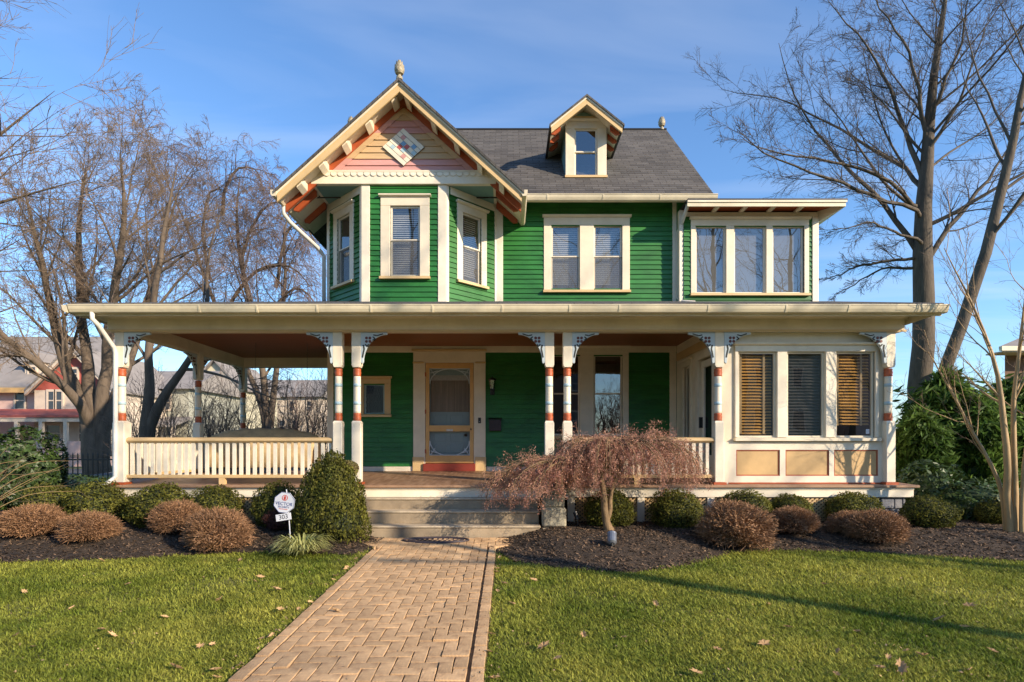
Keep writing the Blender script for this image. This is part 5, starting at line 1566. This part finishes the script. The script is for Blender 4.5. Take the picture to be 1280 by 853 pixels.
# near tree whose branches reach in at the left edge
TL4 = [dict(K=12, t0=.25, t1=1., ratio=.50, ang=.55, N=10, wig=.07, up=.03, rk=.5, n=4, limb=True),
       dict(K=8, t0=.2, t1=1., ratio=.55, ang=.6, N=8, wig=.09, up=.02, rk=.5, rmin=.005, n=4),
       dict(K=5, t0=.2, t1=1., ratio=.6, ang=.6, N=5, wig=.1, up=.02, rk=.6, rmin=.0032)]
tree('bare_tree', 'near bare tree with long tan branches reaching in from the left edge', 'tree',
     [([(-10.6, 8.6, -.1), (-10.5, 8.6, 1.5), (-10.2, 8.6, 3.2), (-9.4, 8.6, 4.6), (-8.0, 8.5, 5.6), (-6.6, 8.4, 6.6)], [.20, .17, .12, .065, .028, .003]),
      ([(-10.5, 8.6, 1.5), (-10.0, 8.4, 2.6), (-9.0, 8.2, 3.3), (-7.8, 8.0, 3.7), (-6.6, 7.9, 4.3)], [.11, .075, .045, .022, .003]),
      ([(-10.3, 8.6, 3.0), (-9.6, 8.4, 3.9), (-8.6, 8.3, 4.6), (-7.4, 8.3, 4.9), (-6.0, 8.3, 5.3)], [.10, .07, .042, .022, .003]),
      ([(-10.3, 8.6, 3.0), (-10.2, 8.7, 4.6), (-9.6, 8.7, 6.2), (-8.6, 8.6, 7.4), (-7.9, 8.6, 8.3)], [.12, .09, .055, .028, .003])],
     TL4, 104, 'bark', 'twigtan')
# --- right: tall oak and the leaning trunk
Y5 = 20
TR = [dict(K=20, t0=.42, t1=1., ratio=.50, ang=.85, N=14, wig=.055, up=.035, rk=.32, n=5, limb=True, down_len=.62),
      dict(K=12, t0=.10, t1=1., ratio=.38, ang=.62, N=8, wig=.09, up=.02, rk=.45, rmin=.010, n=3),
      dict(K=11, t0=.12, t1=1., ratio=.48, ang=.65, N=5, wig=.12, up=.02, rk=.55, rmin=.007),
      dict(K=6, t0=.12, t1=1., ratio=.60, ang=.65, N=3, wig=.14, up=.00, rk=.6, rmin=.005)]
tree('oak_tree', 'tall bare oak with a straight trunk rising behind the evergreens', 'tree',
     [([Pt(1152, 600, Y5), Pt(1152, 480, Y5), Pt(1152, 330, Y5), Pt(1156, 200, Y5), Pt(1170, 80, Y5), Pt(1185, -30, Y5), Pt(1200, -130, Y5)], [.54, .48, .42, .27, .16, .07, .02])],
     TR, 113, 'oakbark', 'oaktwig', rs=.72, limbs0=[([Pt(a_, b_, Y5 + d_ * i_ / 6) for i_, (a_, b_) in enumerate(pp)], [.62 * r0 * (1 - i_ / (len(pp) - .8)) + .006 for i_ in range(len(pp))]) for r0, d_, pp in (
         (.17, 2, ((1150, 320), (1129, 280), (1090, 243), (1057, 197), (1024, 161), (1001, 111), (983, 50))),
         (.13, -2, ((1152, 262), (1144, 249), (1116, 226), (1070, 203), (1017, 197), (968, 193), (919, 177))),
         (.16, 1, ((1154, 225), (1145, 197), (1122, 144), (1096, 89), (1070, 43), (1030, 0))),
         (.13, 3, ((1153, 235), (1145, 210), (1109, 190), (1070, 177), (1044, 154), (991, 131), (942, 118), (893, 111))),
         (.12, -3, ((1152, 275), (1142, 259), (1070, 243), (1024, 223), (968, 197), (925, 157))),
         (.13, -1, ((1157, 195), (1162, 187), (1188, 157), (1208, 125), (1227, 72), (1254, 16))),
         (.15, 1, ((1153, 335), (1188, 275), (1221, 236), (1244, 207), (1263, 170), (1290, 120))),
         (.14, -1, ((1158, 175), (1155, 151), (1148, 108), (1132, 59), (1109, 20), (1086, -20))),
         (.09, 2, ((1151, 321), (1096, 326), (1060, 332), (1025, 346))),
         (.10, -2, ((1152, 312), (1136, 300), (1075, 285), (1030, 292))),
         (.10, 3, ((1151, 340), (1120, 335), (1080, 345), (1035, 372))),
         (.12, -3, ((1160, 160), (1178, 110), (1196, 60), (1205, -10))))])
TR2 = [dict(K=12, t0=.45, t1=1., ratio=.50, ang=.75, N=10, wig=.07, up=.05, rk=.45, n=5, limb=True),
       dict(K=8, t0=.2, t1=1., ratio=.45, ang=.65, N=8, wig=.1, up=.03, rk=.5, rmin=.010, n=4),
       dict(K=6, t0=.2, t1=1., ratio=.5, ang=.65, N=6, wig=.12, up=.02, rk=.55, rmin=.0055)]
tree('oak_tree', 'bare tree with a leaning trunk right of the tall straight oak', 'tree',
     [([Pt(1150, 600, 16.5), Pt(1180, 460, 16.5), Pt(1210, 380, 16.5), Pt(1246, 280, 16.5), Pt(1262, 190, 16.5), Pt(1285, 90, 16.5), Pt(1300, -20, 16.5)], [.34, .29, .27, .24, .20, .12, .03])],
     TR2, 112, 'oakbark', 'oaktwig', rs=.56)
# --- crape myrtle
Yc = 8.5
def cm(*p): return [Pt(a, b, Yc + c) for a, b, c in p]
TC = [dict(K=10, t0=.40, t1=1., ratio=.42, ang=.55, N=8, wig=.08, up=.10, rk=.55, rmin=.006, n=5, limb=True),
      dict(K=7, t0=.2, t1=1., ratio=.55, ang=.6, N=6, wig=.10, up=.05, rk=.6, rmin=.0032, n=4),
      dict(K=3, t0=.3, t1=1., ratio=.5, ang=.6, N=5, wig=.10, up=.03, rk=.6, rmin=.0022)]
tree('crape_myrtle', 'multi-stemmed crape myrtle with smooth tan bark at the right end of the bed', 'tree',
     [(cm((1262, 678, 0), (1260, 600, 0), (1254, 520, 0), (1248, 460, .1), (1226, 400, .1), (1200, 350, .2), (1180, 310, .3)), [.075, .060, .05, .036, .024, .015, .006]),
      (cm((1268, 678, 0), (1270, 600, 0), (1264, 520, .1), (1274, 440, .1), (1282, 370, .1), (1290, 300, .2)), [.06, .05, .042, .03, .02, .006]),
      (cm((1258, 678, .1), (1252, 600, .1), (1226, 560, .2), (1195, 500, .3), (1178, 470, .3), (1160, 440, .3)), [.045, .036, .028, .02, .014, .006]),
      (cm((1278, 678, -.1), (1278, 610, -.1), (1284, 540, -.1), (1310, 450, 0), (1330, 380, 0)), [.05, .04, .032, .022, .006])],
     TC, 113, 'crape', 'twigtan', rs=.78)
# bare arching shrub stems at the left edge
def shrub_stems():
    t = thing('arching_shrub', 'bare arching pale shrub stems at the left edge of the bed', 'shrub', (-7.9, 8.3, 0))
    rng = np.random.default_rng(9)
    L_ = []
    for k in range(12):
        a = rng.uniform(-.5, .5); h = rng.uniform(.7, 1.25); rch = rng.uniform(.5, 1.5)
        pts = [(-7.95 + rng.normal(0, .05), 8.3 + rng.normal(0, .08), .05), (-7.9 + rch * .25, 8.3 + a * .2, h * .6), (-7.85 + rch * .6, 8.3 + a * .5, h), (-7.8 + rch, 8.3 + a, h * 1.05 + rng.uniform(-.1, .25))]
        L_.append(poly(pts, [.007, .006, .004, .002], 12))
    P = np.stack([p for p, _ in L_]); Rr = np.stack([q for _, q in L_])
    P2, R2 = children(P, Rr, 6, .3, 1, .35, .6, 6, .1, .06, rng, rmin=.002)
    off = np.array([-7.9, 8.3, 0])
    np_obj('stems', *merge([tubes(P - off, Rr, 5)]), 'crape', t); np_obj('twigs', *tubes(P2 - off, R2, 3), 'twigtan', t)['kind'] = 'stuff'
shrub_stems()

# --- evergreens
def spray_tree(n, H_, Rb, seed):
    """plume of flat sprays on drooping-out branch ends"""
    g = np.random.default_rng(seed)
    nb = n // 26
    h = g.random(nb) ** .8; a = g.uniform(0, 6.28, nb)
    prof = Rb * (1 - h) ** .62 * (.72 + .28 * np.minimum(1, h * 7 + .25))
    rr = prof * g.uniform(.50, 1.10, nb) * (1 + .16 * np.sin(a * 5 + h * 9))
    tip = np.stack([rr * np.cos(a), rr * np.sin(a), h * H_], -1)
    out = np.stack([np.cos(a), np.sin(a), g.uniform(.35, 1.3, nb)], -1); out = norm(out + g.normal(0, .15, out.shape))
    S_ = 26
    st_ = tip[:, None] - out[:, None] * (g.random((nb, S_, 1)) * .46)
    side = norm(np.cross(out, g.normal(0, .35, out.shape) + [0, 0, 1.]))[:, None] * (g.choice([-1, 1], (nb, S_, 1)))
    d = norm(out[:, None] * .8 + side * g.uniform(.08, .6, (nb, S_, 1)) + g.normal(0, .15, (nb, S_, 3)))
    L = g.uniform(.045, .115, (nb, S_, 1)); wv = norm(np.cross(d, g.normal(0, 1, d.shape))) * g.uniform(.006, .012, (nb, S_, 1))
    m_ = st_ + d * L * .5
    V = np.stack([st_, m_ - wv, st_ + d * L, m_ + wv], 2).reshape(-1, 3)
    me = np_mesh('foliage', V, np.arange(len(V)).reshape(-1, 4), 'arbor')
    k1, k2 = 12, 9
    q = np.arange(k1) * 2 * np.pi / k1; hh = np.linspace(0, .97, k2)
    pr = Rb * (1 - hh) ** .62 * .62
    Vc = np.stack([(pr[:, None] * np.cos(q)).ravel(), (pr[:, None] * np.sin(q)).ravel(), np.repeat(hh * H_, k1)], -1)
    i = np.arange(k1 * (k2 - 1)); j = i % k1; r_ = i // k1
    mc = np_mesh('inner_core', Vc, np.stack([r_ * k1 + j, r_ * k1 + (j + 1) % k1, (r_ + 1) * k1 + (j + 1) % k1, (r_ + 1) * k1 + j], 1), 'arborcore', True)
    return me, mc
EV = [spray_tree(42000, 1, .42, 201), spray_tree(42000, 1, .46, 202)]
def evergreen(px, top, Y, Rm, label, k):
    x = U(px, Y); hgt = W(top, Y)
    t = thing('evergreen', label, 'evergreen', (x, Y, 0), 'feathery evergreens right of the house')
    for me, nm in zip(EV[k % 2], ('foliage', 'inner_core')):
        o = link(nm, me, None, t); o.scale = (Rm, Rm, hgt) if False else (Rm / .44, Rm / .44, hgt); o.rotation_euler = (0, 0, k * 1.3)
    MB().tube([(x, Y, -.1), (x, Y, hgt * .5)], [.09, .05], 8).build('trunk', 'bark', t)
evergreen(1150, 512, 11.6, .80, 'feathery evergreen touching the porch corner, lower than its neighbours', 0)
evergreen(1182, 466, 12.6, 1.15, 'tallest feathery evergreen in front of the two big trunks', 1)
evergreen(1222, 500, 11.8, .95, 'feathery evergreen just left of the crape myrtle stems', 2)
evergreen(1262, 480, 12.6, 1.1, 'feathery evergreen behind the crape myrtle stems', 3)
evergreen(1312, 460, 12.5, 1.2, 'feathery evergreen at the right edge below the neighbour roof', 4)

def broadleaf(x, y, rx, rz, label, seed, n=5000, size=.07, m='laurel'):
    t = thing('broadleaf_evergreen', label, 'shrub', (x, y, 0))
    d = dirs(n, seed, -.9); g = np.random.default_rng(seed)
    c = d * (lump(d, 1, .22, 3, seed) * g.uniform(.6, 1.05, n))[:, None] * [rx, rx, rz] + [0, 0, rz * .9]
    nr = d + [0, 0, .5]
    V, F = leaf_cloud(n, c, nr, size, .40, seed + 1, .55)
    k = V[:, 2].reshape(-1, 4).min(1) > .02
    V = V.reshape(-1, 4, 3)[k].reshape(-1, 3)
    np_obj('foliage', V, np.arange(len(V)).reshape(-1, 4), m, t)
    o = link('stems', core_mesh('stems', .62, 'arborcore', None, seed, .2), None, t); o.scale = (rx, rx, rz); o.location = (0, 0, rz * .9)
broadleaf(U(24, 10.6), 10.6, .82, .90, 'glossy broadleaf evergreen behind the boxwoods at the left edge', 301, 6500, .06)
broadleaf(U(100, 11.6), 11.6, .9, .42, 'low dark evergreen by the iron fence left of the porch', 302, 4000, .05)
broadleaf(U(1215, 9.9), 9.9, .72, .42, 'low broadleaf shrub with pale leaves below the feathery evergreens', 303, 2600, .06)
broadleaf(U(1165, 10.4), 10.4, .7, .60, 'dark broadleaf shrub between the porch corner and the evergreens', 304, 3000, .06)

# ================================================================== iron fence
ff = thing('iron_fence', 'black iron picket fence left of the porch', 'fence', (-9.5, 13.2, 0))
pk = MB().box(-.009, .009, -.009, .009, .08, 1.20); pk.add([(-.012, -.012, 1.20), (.012, -.012, 1.20), (.012, .012, 1.20), (-.012, .012, 1.20), (0, 0, 1.27)], [(0, 1, 4), (1, 2, 4), (2, 3, 4), (3, 0, 4)])
pme = pk.mesh('picket'); pme.materials.append(M['black'])
x = -12.6
while x < -6.9:
    o = link('picket', pme, None, ff); o.location = (x + 9.5, 0, 0); x += .115
for x in (-12.6, -10.7, -8.8, -6.95): MB().box(x - .03, x + .03, 13.17, 13.23, -.1, 1.30).build('fence_post', 'black', ff)
for z in (.20, 1.08): MB().box(-12.6, -6.95, 13.185, 13.215, z, z + .035).build('rail', 'black', ff)

# ================================================================== houses beyond
def far_window(t, x0, x1, z0, z1, y, trim='fwall'):
    f = MB(); panel(f, x0 - .12, x1 + .12, z0 - .12, z1 + .16, [(x0, x1, z0, z1)], y - .09, y - .0); w_ = f.build('window', trim, t)
    MB().box(x0, x1, y - .04, y - .012, z0, z1).build('pane', 'fglass', w_)
    MB().box(x0, x1, y - .07, y - .041, (z0 + z1) / 2 - .04, (z0 + z1) / 2 + .04).build('meeting_rail', trim, w_)

ph = thing('pink_house', 'pink and cream house with red shingled gable and porch roof beyond the iron fence', 'house', (U(60, 40), 44, 0))
A = 40.0
def fb(t, name, m, px0, px1, py0, py1, Y, d): MB().box(U(px0, Y), U(px1, Y), Y, Y + d, W(py1, Y), W(py0, Y)).build(name, m, t)
MB().box(U(43, A), U(143, A), A, A + 8, -.2, W(488, A)).build('wall', 'fwall', ph)
MB().box(U(-70, A), U(43, A), A + 1.0, A + 8, -.2, W(486, A)).build('wall', 'fpink', ph)
MB().prism([(U(43, A), W(488, A)), (U(143, A), W(488, A)), (U(94, A), W(440, A))], A, A + 8).build('gable', 'fred', ph)
far_window(ph, U(87, A), U(97, A), W(473, A), W(462, A), A)
for s in (-1, 1):
    ax, az = U(94, A), W(436, A)
    bx, bz = (U(38, A), W(491, A)) if s < 0 else (U(148, A), W(491, A))
    MB().prism([(ax, az), (bx, bz), (bx, bz - .22), (ax, az - .25)], A - .5, A - .3).build('rake_board', 'fwall', ph)
    MB().prism([(ax, az + .14), (bx, bz + .14), (bx, bz), (ax, az)], A - .55, A + 8.5).build('roof', 'fgrey', ph)
y0, z0 = A + .4, W(486, A)
MB().hexa([(U(-90, A), y0, z0), (U(80, A), y0, z0), (U(80, A), y0 + 6, z0 + 4.6), (U(-90, A), y0 + 6, z0 + 4.6), (U(-90, A), y0, z0 + .2), (U(80, A), y0, z0 + .2), (U(80, A), y0 + 6, z0 + 4.8), (U(-90, A), y0 + 6, z0 + 4.8)]).build('roof', 'fgrey', ph)
MB().box(U(-90, A), U(43, A), y0 - .1, y0 + .02, z0 - .25, z0 + .1).build('fascia', 'ochre', ph)
# dormer
MB().box(U(4, A), U(24, A), A + 1.8, A + 5, W(478, A), W(447, A)).build('dormer', 'fwall', ph)
MB().prism([(U(1, A), W(448, A)), (U(27, A), W(448, A)), (U(14, A), W(434, A))], A + 1.5, A + 5).build('dormer_roof', 'fgrey', ph)
far_window(ph, U(10, A), U(18.5, A), W(473, A), W(455, A), A + 1.8)
for a, b in ((61, 68), (71, 78)): far_window(ph, U(a, A), U(b, A), W(512, A), W(490, A), A)
far_window(ph, U(5, A), U(16, A), W(510, A), W(489, A), A + 1)
MB().hexa([(U(-70, A), A - 2.4, W(524, A)), (U(150, A), A - 2.4, W(524, A)), (U(150, A), A, W(513.5, A)), (U(-70, A), A, W(513.5, A)), (U(-70, A), A - 2.4, W(521.5, A)), (U(150, A), A - 2.4, W(521.5, A)), (U(150, A), A, W(511.5, A)), (U(-70, A), A, W(511.5, A))]).build('porch_roof', 'fred', ph)
MB().box(U(-70, A), U(150, A), A - 2.3, A - 2.1, W(529, A), W(524.5, A)).build('porch_beam', 'fwall', ph)
for px in (-60, -28, 4, 26, 55, 84, 113, 145): MB().box(U(px, A) - .11, U(px, A) + .11, A - 2.31, A - 2.09, .0, W(529, A)).build('porch_post', 'fwall', ph)
MB().box(U(-70, A), U(150, A), A - 2.2, A + .0, -.2, W(572, A)).build('porch_floor', 'fpink', ph)
MB().box(U(-70, A), U(150, A), A - 2.24, A - 2.2, W(568, A), W(552, A)).build('porch_wall', 'fpink', ph)
for a, b in ((59, 76), (100, 108), (130, 138)): far_window(ph, U(a, A), U(b, A), W(552, A), W(532, A), A)
MB().box(U(5, A), U(16, A), A + .90, A + .99, .2, W(532, A)).build('door', 'ochre', ph)

def far_house(label, px0, px1, eave, ridge, Y, wm, rm, wins, porch=None, gable=None, group=None):
    t = thing('distant_house', label, 'house', (U((px0 + px1) / 2, Y), Y + 4, 0), group)
    x0, x1, ze, zr = U(px0, Y), U(px1, Y), W(eave, Y), W(ridge, Y)
    MB().box(x0, x1, Y, Y + 9, -.3, ze).build('wall', wm, t)
    if gable:
        MB().prism([(x0, ze), (x1, ze), ((x0 + x1) / 2, zr)], Y, Y + 9).build('gable', gable, t)
        for s, xx in ((-1, x0 - .3), (1, x1 + .3)):
            MB().prism([((x0 + x1) / 2, zr + .05), (xx, ze - .2), (xx, ze + .05), ((x0 + x1) / 2, zr + .3)], Y - .4, Y + 9.2).build('roof', rm, t)
    else:
        MB().prism([(Y - .5, ze - .05), (Y + 4.5, zr), (Y + 9.5, ze - .05)], x0 - .4, x1 + .4, 'x').build('roof', rm, t)
    for a, b, c, d in wins: far_window(t, U(a, Y), U(b, Y), W(d, Y), W(c, Y), Y)
    if porch:
        a, b, top, posts = porch
        MB().hexa([(U(a, Y), Y - 2.6, W(top, Y) - .2), (U(b, Y), Y - 2.6, W(top, Y) - .2), (U(b, Y), Y, W(top, Y) + .5), (U(a, Y), Y, W(top, Y) + .5), (U(a, Y), Y - 2.6, W(top, Y)), (U(b, Y), Y - 2.6, W(top, Y)), (U(b, Y), Y, W(top, Y) + .7), (U(a, Y), Y, W(top, Y) + .7)]).build('porch_roof', rm, t)
        for px in posts: MB().box(U(px, Y) - .12, U(px, Y) + .12, Y - 2.5, Y - 2.26, -.1, W(top, Y) - .15).build('porch_post', 'fwall', t)
        MB().box(U(a, Y), U(b, Y), Y - 2.5, Y, -.2, .6).build('porch_floor', 'fwall', t)
    return t
far_house('grey-green house with white porch posts seen through the left porch', 142, 236, 486, 455, 46, 'fgreen', 'fgrey', [(160, 168, 495, 512), (205, 213, 495, 512), (165, 175, 530, 555)], (150, 240, 532, (152, 180, 204, 218, 238)))
far_house('pale yellow house behind trees seen between the back porch posts', 238, 300, 486, 452, 56, 'fyellow', 'fgrey', [(248, 254, 492, 508), (262, 268, 492, 508), (280, 286, 492, 508), (255, 262, 522, 540)], (236, 300, 520, (240, 258, 276, 296)), gable='fyellow')
far_house('cream house farthest along the street, behind the weeping tree', 306, 400, 496, 470, 70, 'fwall', 'fgrey', [(318, 323, 502, 514), (338, 343, 502, 514), (362, 367, 502, 514), (384, 389, 502, 514), (328, 334, 526, 540), (350, 356, 526, 540)], None)
# neighbour on the right
nb = thing('neighbour_house', 'brown brick neighbour house with pale eave at the right edge', 'house', (16.5, 21, 0))
fp = [(15.55, 18.0), (26, 18.0), (34, 27), (24.5, 27)]
MB().prism(fp, -.2, 4.35, 'z').build('wall', 'fbrown', nb)
e0, e1 = W(438, 17.6), W(435, 17.6)
MB().hexa([(14.85, 17.4, e0), (27, 17.4, e0), (31, 22, 5.7), (20.5, 22, 5.7), (14.85, 17.4, e1), (27, 17.4, e1), (31, 22, 5.9), (20.5, 22, 5.9)]).build('roof', 'fgrey', nb)
MB().box(14.85, 27, 17.28, 17.39, e0 - .06, e1).build('gutter', 'gutter', nb)
MB().box(14.95, 27, 17.4, 18, e0 - .10, e0 - .06).build('soffit', 'fwall', nb)
far_window(nb, 17.0, 17.8, 1.2, 2.6, 18)
# street beyond the fence
sx = MB().box(-90, -6, 27, 34, -.02, .012).build('road', 'road'); tag(sx, kind='structure')
# far wood: one mass of bare trees
def far_wood(side=1):
    rng = np.random.default_rng(404 + side)
    n = 150 if side > 0 else 230
    x = np.concatenate([rng.uniform(-75, -2, 95), rng.uniform(22, 75, n - 95)]); y = rng.uniform(62, 95, n)
    h = rng.uniform(6, 11, n)
    if side < 0: x = rng.uniform(-80, 80, n); y = -y; h = h * 1.25
    s = np.linspace(0, 1, 8)
    P = np.stack([np.repeat(x[:, None], 8, 1), np.repeat(y[:, None], 8, 1), h[:, None] * s], -1); P[:, 1:, :2] += rng.normal(0, .25, (n, 7, 2))
    Rr = .18 * (1 - .9 * s)[None] * np.ones((n, 1))
    P2, R2 = children(P, Rr, 16, .15, 1, .42, .7, 5, .12, .05, rng, rmin=.03)
    P3, R3 = children(P2, R2, 6 if side > 0 else 4, .2, 1, .5, .7, 3, .15, .03, rng, rmin=.022 if side > 0 else .035)
    v, f = merge([tubes(P, Rr, 4), tubes(P2, R2, 3), tubes(P3, R3, 3)])
    o = np_obj('far_wood', v, f, 'twigpurple'); o['kind'] = 'stuff'
far_wood()
def hedge_thicket():
    t = thing('bare_thicket', 'brown bare thicket behind the covered porch swing', 'thicket', (-5.5, 20, 0))
    rng = np.random.default_rng(405); n = 95
    x = rng.uniform(-12.5, -4.4, n); y = rng.uniform(17.5, 22, n); h = rng.uniform(2.0, 3.8, n); s = np.linspace(0, 1, 8)
    P = np.stack([np.repeat(x[:, None], 8, 1), np.repeat(y[:, None], 8, 1), h[:, None] * s], -1); P[:, 1:, :2] += np.cumsum(rng.normal(0, .1, (n, 7, 2)), 1)
    Rr = .03 * (1 - .8 * s)[None] * np.ones((n, 1))
    P2, R2 = children(P, Rr, 12, .1, 1, .5, .6, 5, .12, .04, rng, rmin=.006); P3, R3 = children(P2, R2, 6, .2, 1, .55, .6, 3, .14, .02, rng, rmin=.005)
    off = np.array([-5.5, 20, 0])
    np_obj('stems', *tubes(P - off, Rr, 4), 'bark', t); o = np_obj('twigs', *merge([tubes(P2 - off, R2, 3), tubes(P3 - off, R3, 3)]), 'twigpurple', t); o['kind'] = 'stuff'
hedge_thicket()

# street trees on the near side: they throw the branch shadows and stand in the window reflections
def street_tree(x, y, h, r0, seed, label):
    tree('street_tree', label, 'tree', [([(x, y, -.4), (x, y, h * .3), (x + .2, y, h * .62), (x + .1, y + .1, h)], [r0, r0 * .85, r0 * .5, .03])],
         [dict(K=14, t0=.38, t1=1., ratio=.55, ang=.75, N=10, wig=.07, up=.05, rk=.45, n=4, limb=True, rmin=.02),
          dict(K=7, t0=.2, t1=1., ratio=.48, ang=.65, N=7, wig=.1, up=.03, rk=.5, rmin=.012),
          dict(K=6, t0=.15, t1=1., ratio=.55, ang=.65, N=4, wig=.12, up=.02, rk=.55, rmin=.008)], seed, 'bark', 'oaktwig', group='street trees on the near side of the lawn')
street_tree(12.2, -1.0, 13, .14, 501, 'bare street tree whose trunk shadow crosses the lawn')
street_tree(19.5, -2.5, 14, .20, 502, 'bare street tree whose twigs dapple the sunroom')
street_tree(-6.0, -12, 18, .22, 503, 'bare street tree reflected in the bay windows')
street_tree(12.8, -12, 19, .22, 504, 'bare street tree reflected in the upper sunroom windows')
street_tree(5.2, -15, 19, .22, 505, 'bare street tree reflected in the window pair over the porch')
for k_, (x_, hw_, wm_, lab_) in enumerate(((-22, 9, 'fyellow', 'yellow house across the street, seen only in window reflections'), (2, 8, 'fbrown', 'brick house across the street, seen only in window reflections'), (46, 9, 'fpink', 'pink house added across the street to cover bright sky in the sunroom reflection'), (25, 9, 'fgreen', 'grey house across the street, seen only in window reflections'))):  # pink one added to keep bright sky out of a sunroom pane
    h_ = far_house(lab_, 634 - hw_ * 10, 634 + hw_ * 10, 456, 400, 72, wm_, 'fgrey', [(634 + a_ - 6, 634 + a_ + 6, b_, b_ + 22) for a_ in (-60, -20, 20, 60) for b_ in (470, 515)])
    h_.location = (x_, -46, -.35); h_.rotation_euler = (0, 0, math.pi)
far_wood(-1)

# crumbs of leaf and twig caught in the grass, the mulch and along the walk
def litter(seed, n):
    g = np.random.default_rng(seed)
    y = 3.2 + 5.6 * g.random(n); x = g.uniform(-1, 1, n) * (y * .98 + .3)
    m_ = n // 4
    x[:m_] = np.where(g.random(m_) < .6, WX0 - .03, WX1 + .03) + g.normal(0, .05, m_)
    bedp = y > bed_front(x)
    z = np.where(in_walk(x, y), gz(y) + .036, np.where(bedp, bed_z(x, y) + .012, gz(y) + .022))
    c = np.stack([x, y, z], -1)
    V, F = leaf_cloud(n, c, np.tile([0, 0, 1.], (n, 1)), .012, .6, seed + 1, .45)
    np_obj('leaf_litter', V, F, 'litter')['kind'] = 'stuff'
M['litter'] = mat('leaf_crumb', (.36, .24, .13), .85, .2, 10, island=.5)
litter(900, 1500)

# fallen leaves
def leaf_mesh(seed):
    r = random.Random(seed); pts = []
    for k in range(14):
        q = 2 * math.pi * k / 14
        rr = .055 * (1 if k % 2 == 0 else .55) * r.uniform(.8, 1.15)
        pts.append((rr * 1.35 * math.cos(q), rr * .85 * math.sin(q), .010 + .012 * r.random() + .012 * abs(math.sin(q))))
    v = [(0, 0, .006)] + pts
    me = bpy.data.meshes.new('fallen_leaf'); me.from_pydata(v, [], [(0, 1 + k, 1 + (k + 1) % 14) for k in range(14)]); me.materials.append(M['leaf_dry'])
    return me
LM = [leaf_mesh(s) for s in range(4)]
r = random.Random(77)
LP = [(41, 815), (127, 705), (21, 800), (128, 793), (205, 777), (325, 726), (300, 704), (318, 731), (345, 742), (275, 755), (350, 768), (220, 842), (250, 815), (265, 812), (140, 800), (420, 770), (270, 845), (300, 838), (340, 800),
      (667, 730), (780, 803), (896, 818), (1048, 820), (1045, 850), (680, 815), (697, 830), (1212, 763), (1175, 780), (1100, 842), (1110, 828), (1125, 838), (1150, 825), (1134, 820), (1155, 826), (1212, 845), (1240, 820), (1130, 845), (1206, 790), (955, 812), (870, 848), (730, 800), (985, 790), (1072, 796), (640, 760), (1030, 735), (960, 760), (820, 760), (470, 690), (30, 745), (160, 735), (90, 765), (390, 735)]
for px, py in LP:
    Y = gY(py); x = U(px, Y)
    on_walk = WX0 < x < WX1
    side = 'left' if x < WX0 else 'right'
    o = link('fallen_leaf', LM[r.randrange(4)])
    o.location = (x, Y, float(gz(Y)) + (.036 if on_walk else .035)); o.rotation_euler = (r.uniform(-.5, .5), r.uniform(-.5, .5), r.uniform(0, 6.3))
    s = r.uniform(.45, 1.0); o.scale = (s, s, s)
    size = 'small' if s < .63 else 'middling' if s < .82 else 'large'
    depth = 'nearest the camera' if Y < 4.3 else 'midway' if Y < 5.8 else 'near the mulch'
    across = 'beside walk' if abs(x - (WX0 if side == 'left' else WX1)) < .9 else 'off walk'
    tag(o, 'dry tan leaf on the bricks ' + ('near the left border' if x < -1 else 'near the right border') if on_walk else f'{size} dry tan leaf on {side} lawn, {across}, {depth}', 'leaf', 'fallen leaves on the ' + ('walk' if on_walk else f'{side} lawn'))
edge = [(WX0 - .05, y) for y in np.arange(3.9, 7.6, .16)] + [(WX1 + .05, y) for y in np.arange(3.9, 7.4, .25)]
for x, y in edge:
    if r.random() < .45: continue
    o = link('fallen_leaf', LM[r.randrange(4)]); y += r.uniform(-.08, .08)
    side = 'left' if x < -1 else 'right'
    o.location = (x + r.uniform(-.06, .04) * (1 if x < -1 else -1), y, float(gz(y)) + .025); o.rotation_euler = (r.uniform(-.5, .5), r.uniform(-.5, .5), r.uniform(0, 6.3)); s = r.uniform(.4, .8); o.scale = (s, s, s)
    tag(o, f'small dry leaf caught along the {side} edge of the brick walk', 'leaf', f'dry leaves along the {side} walk edge')
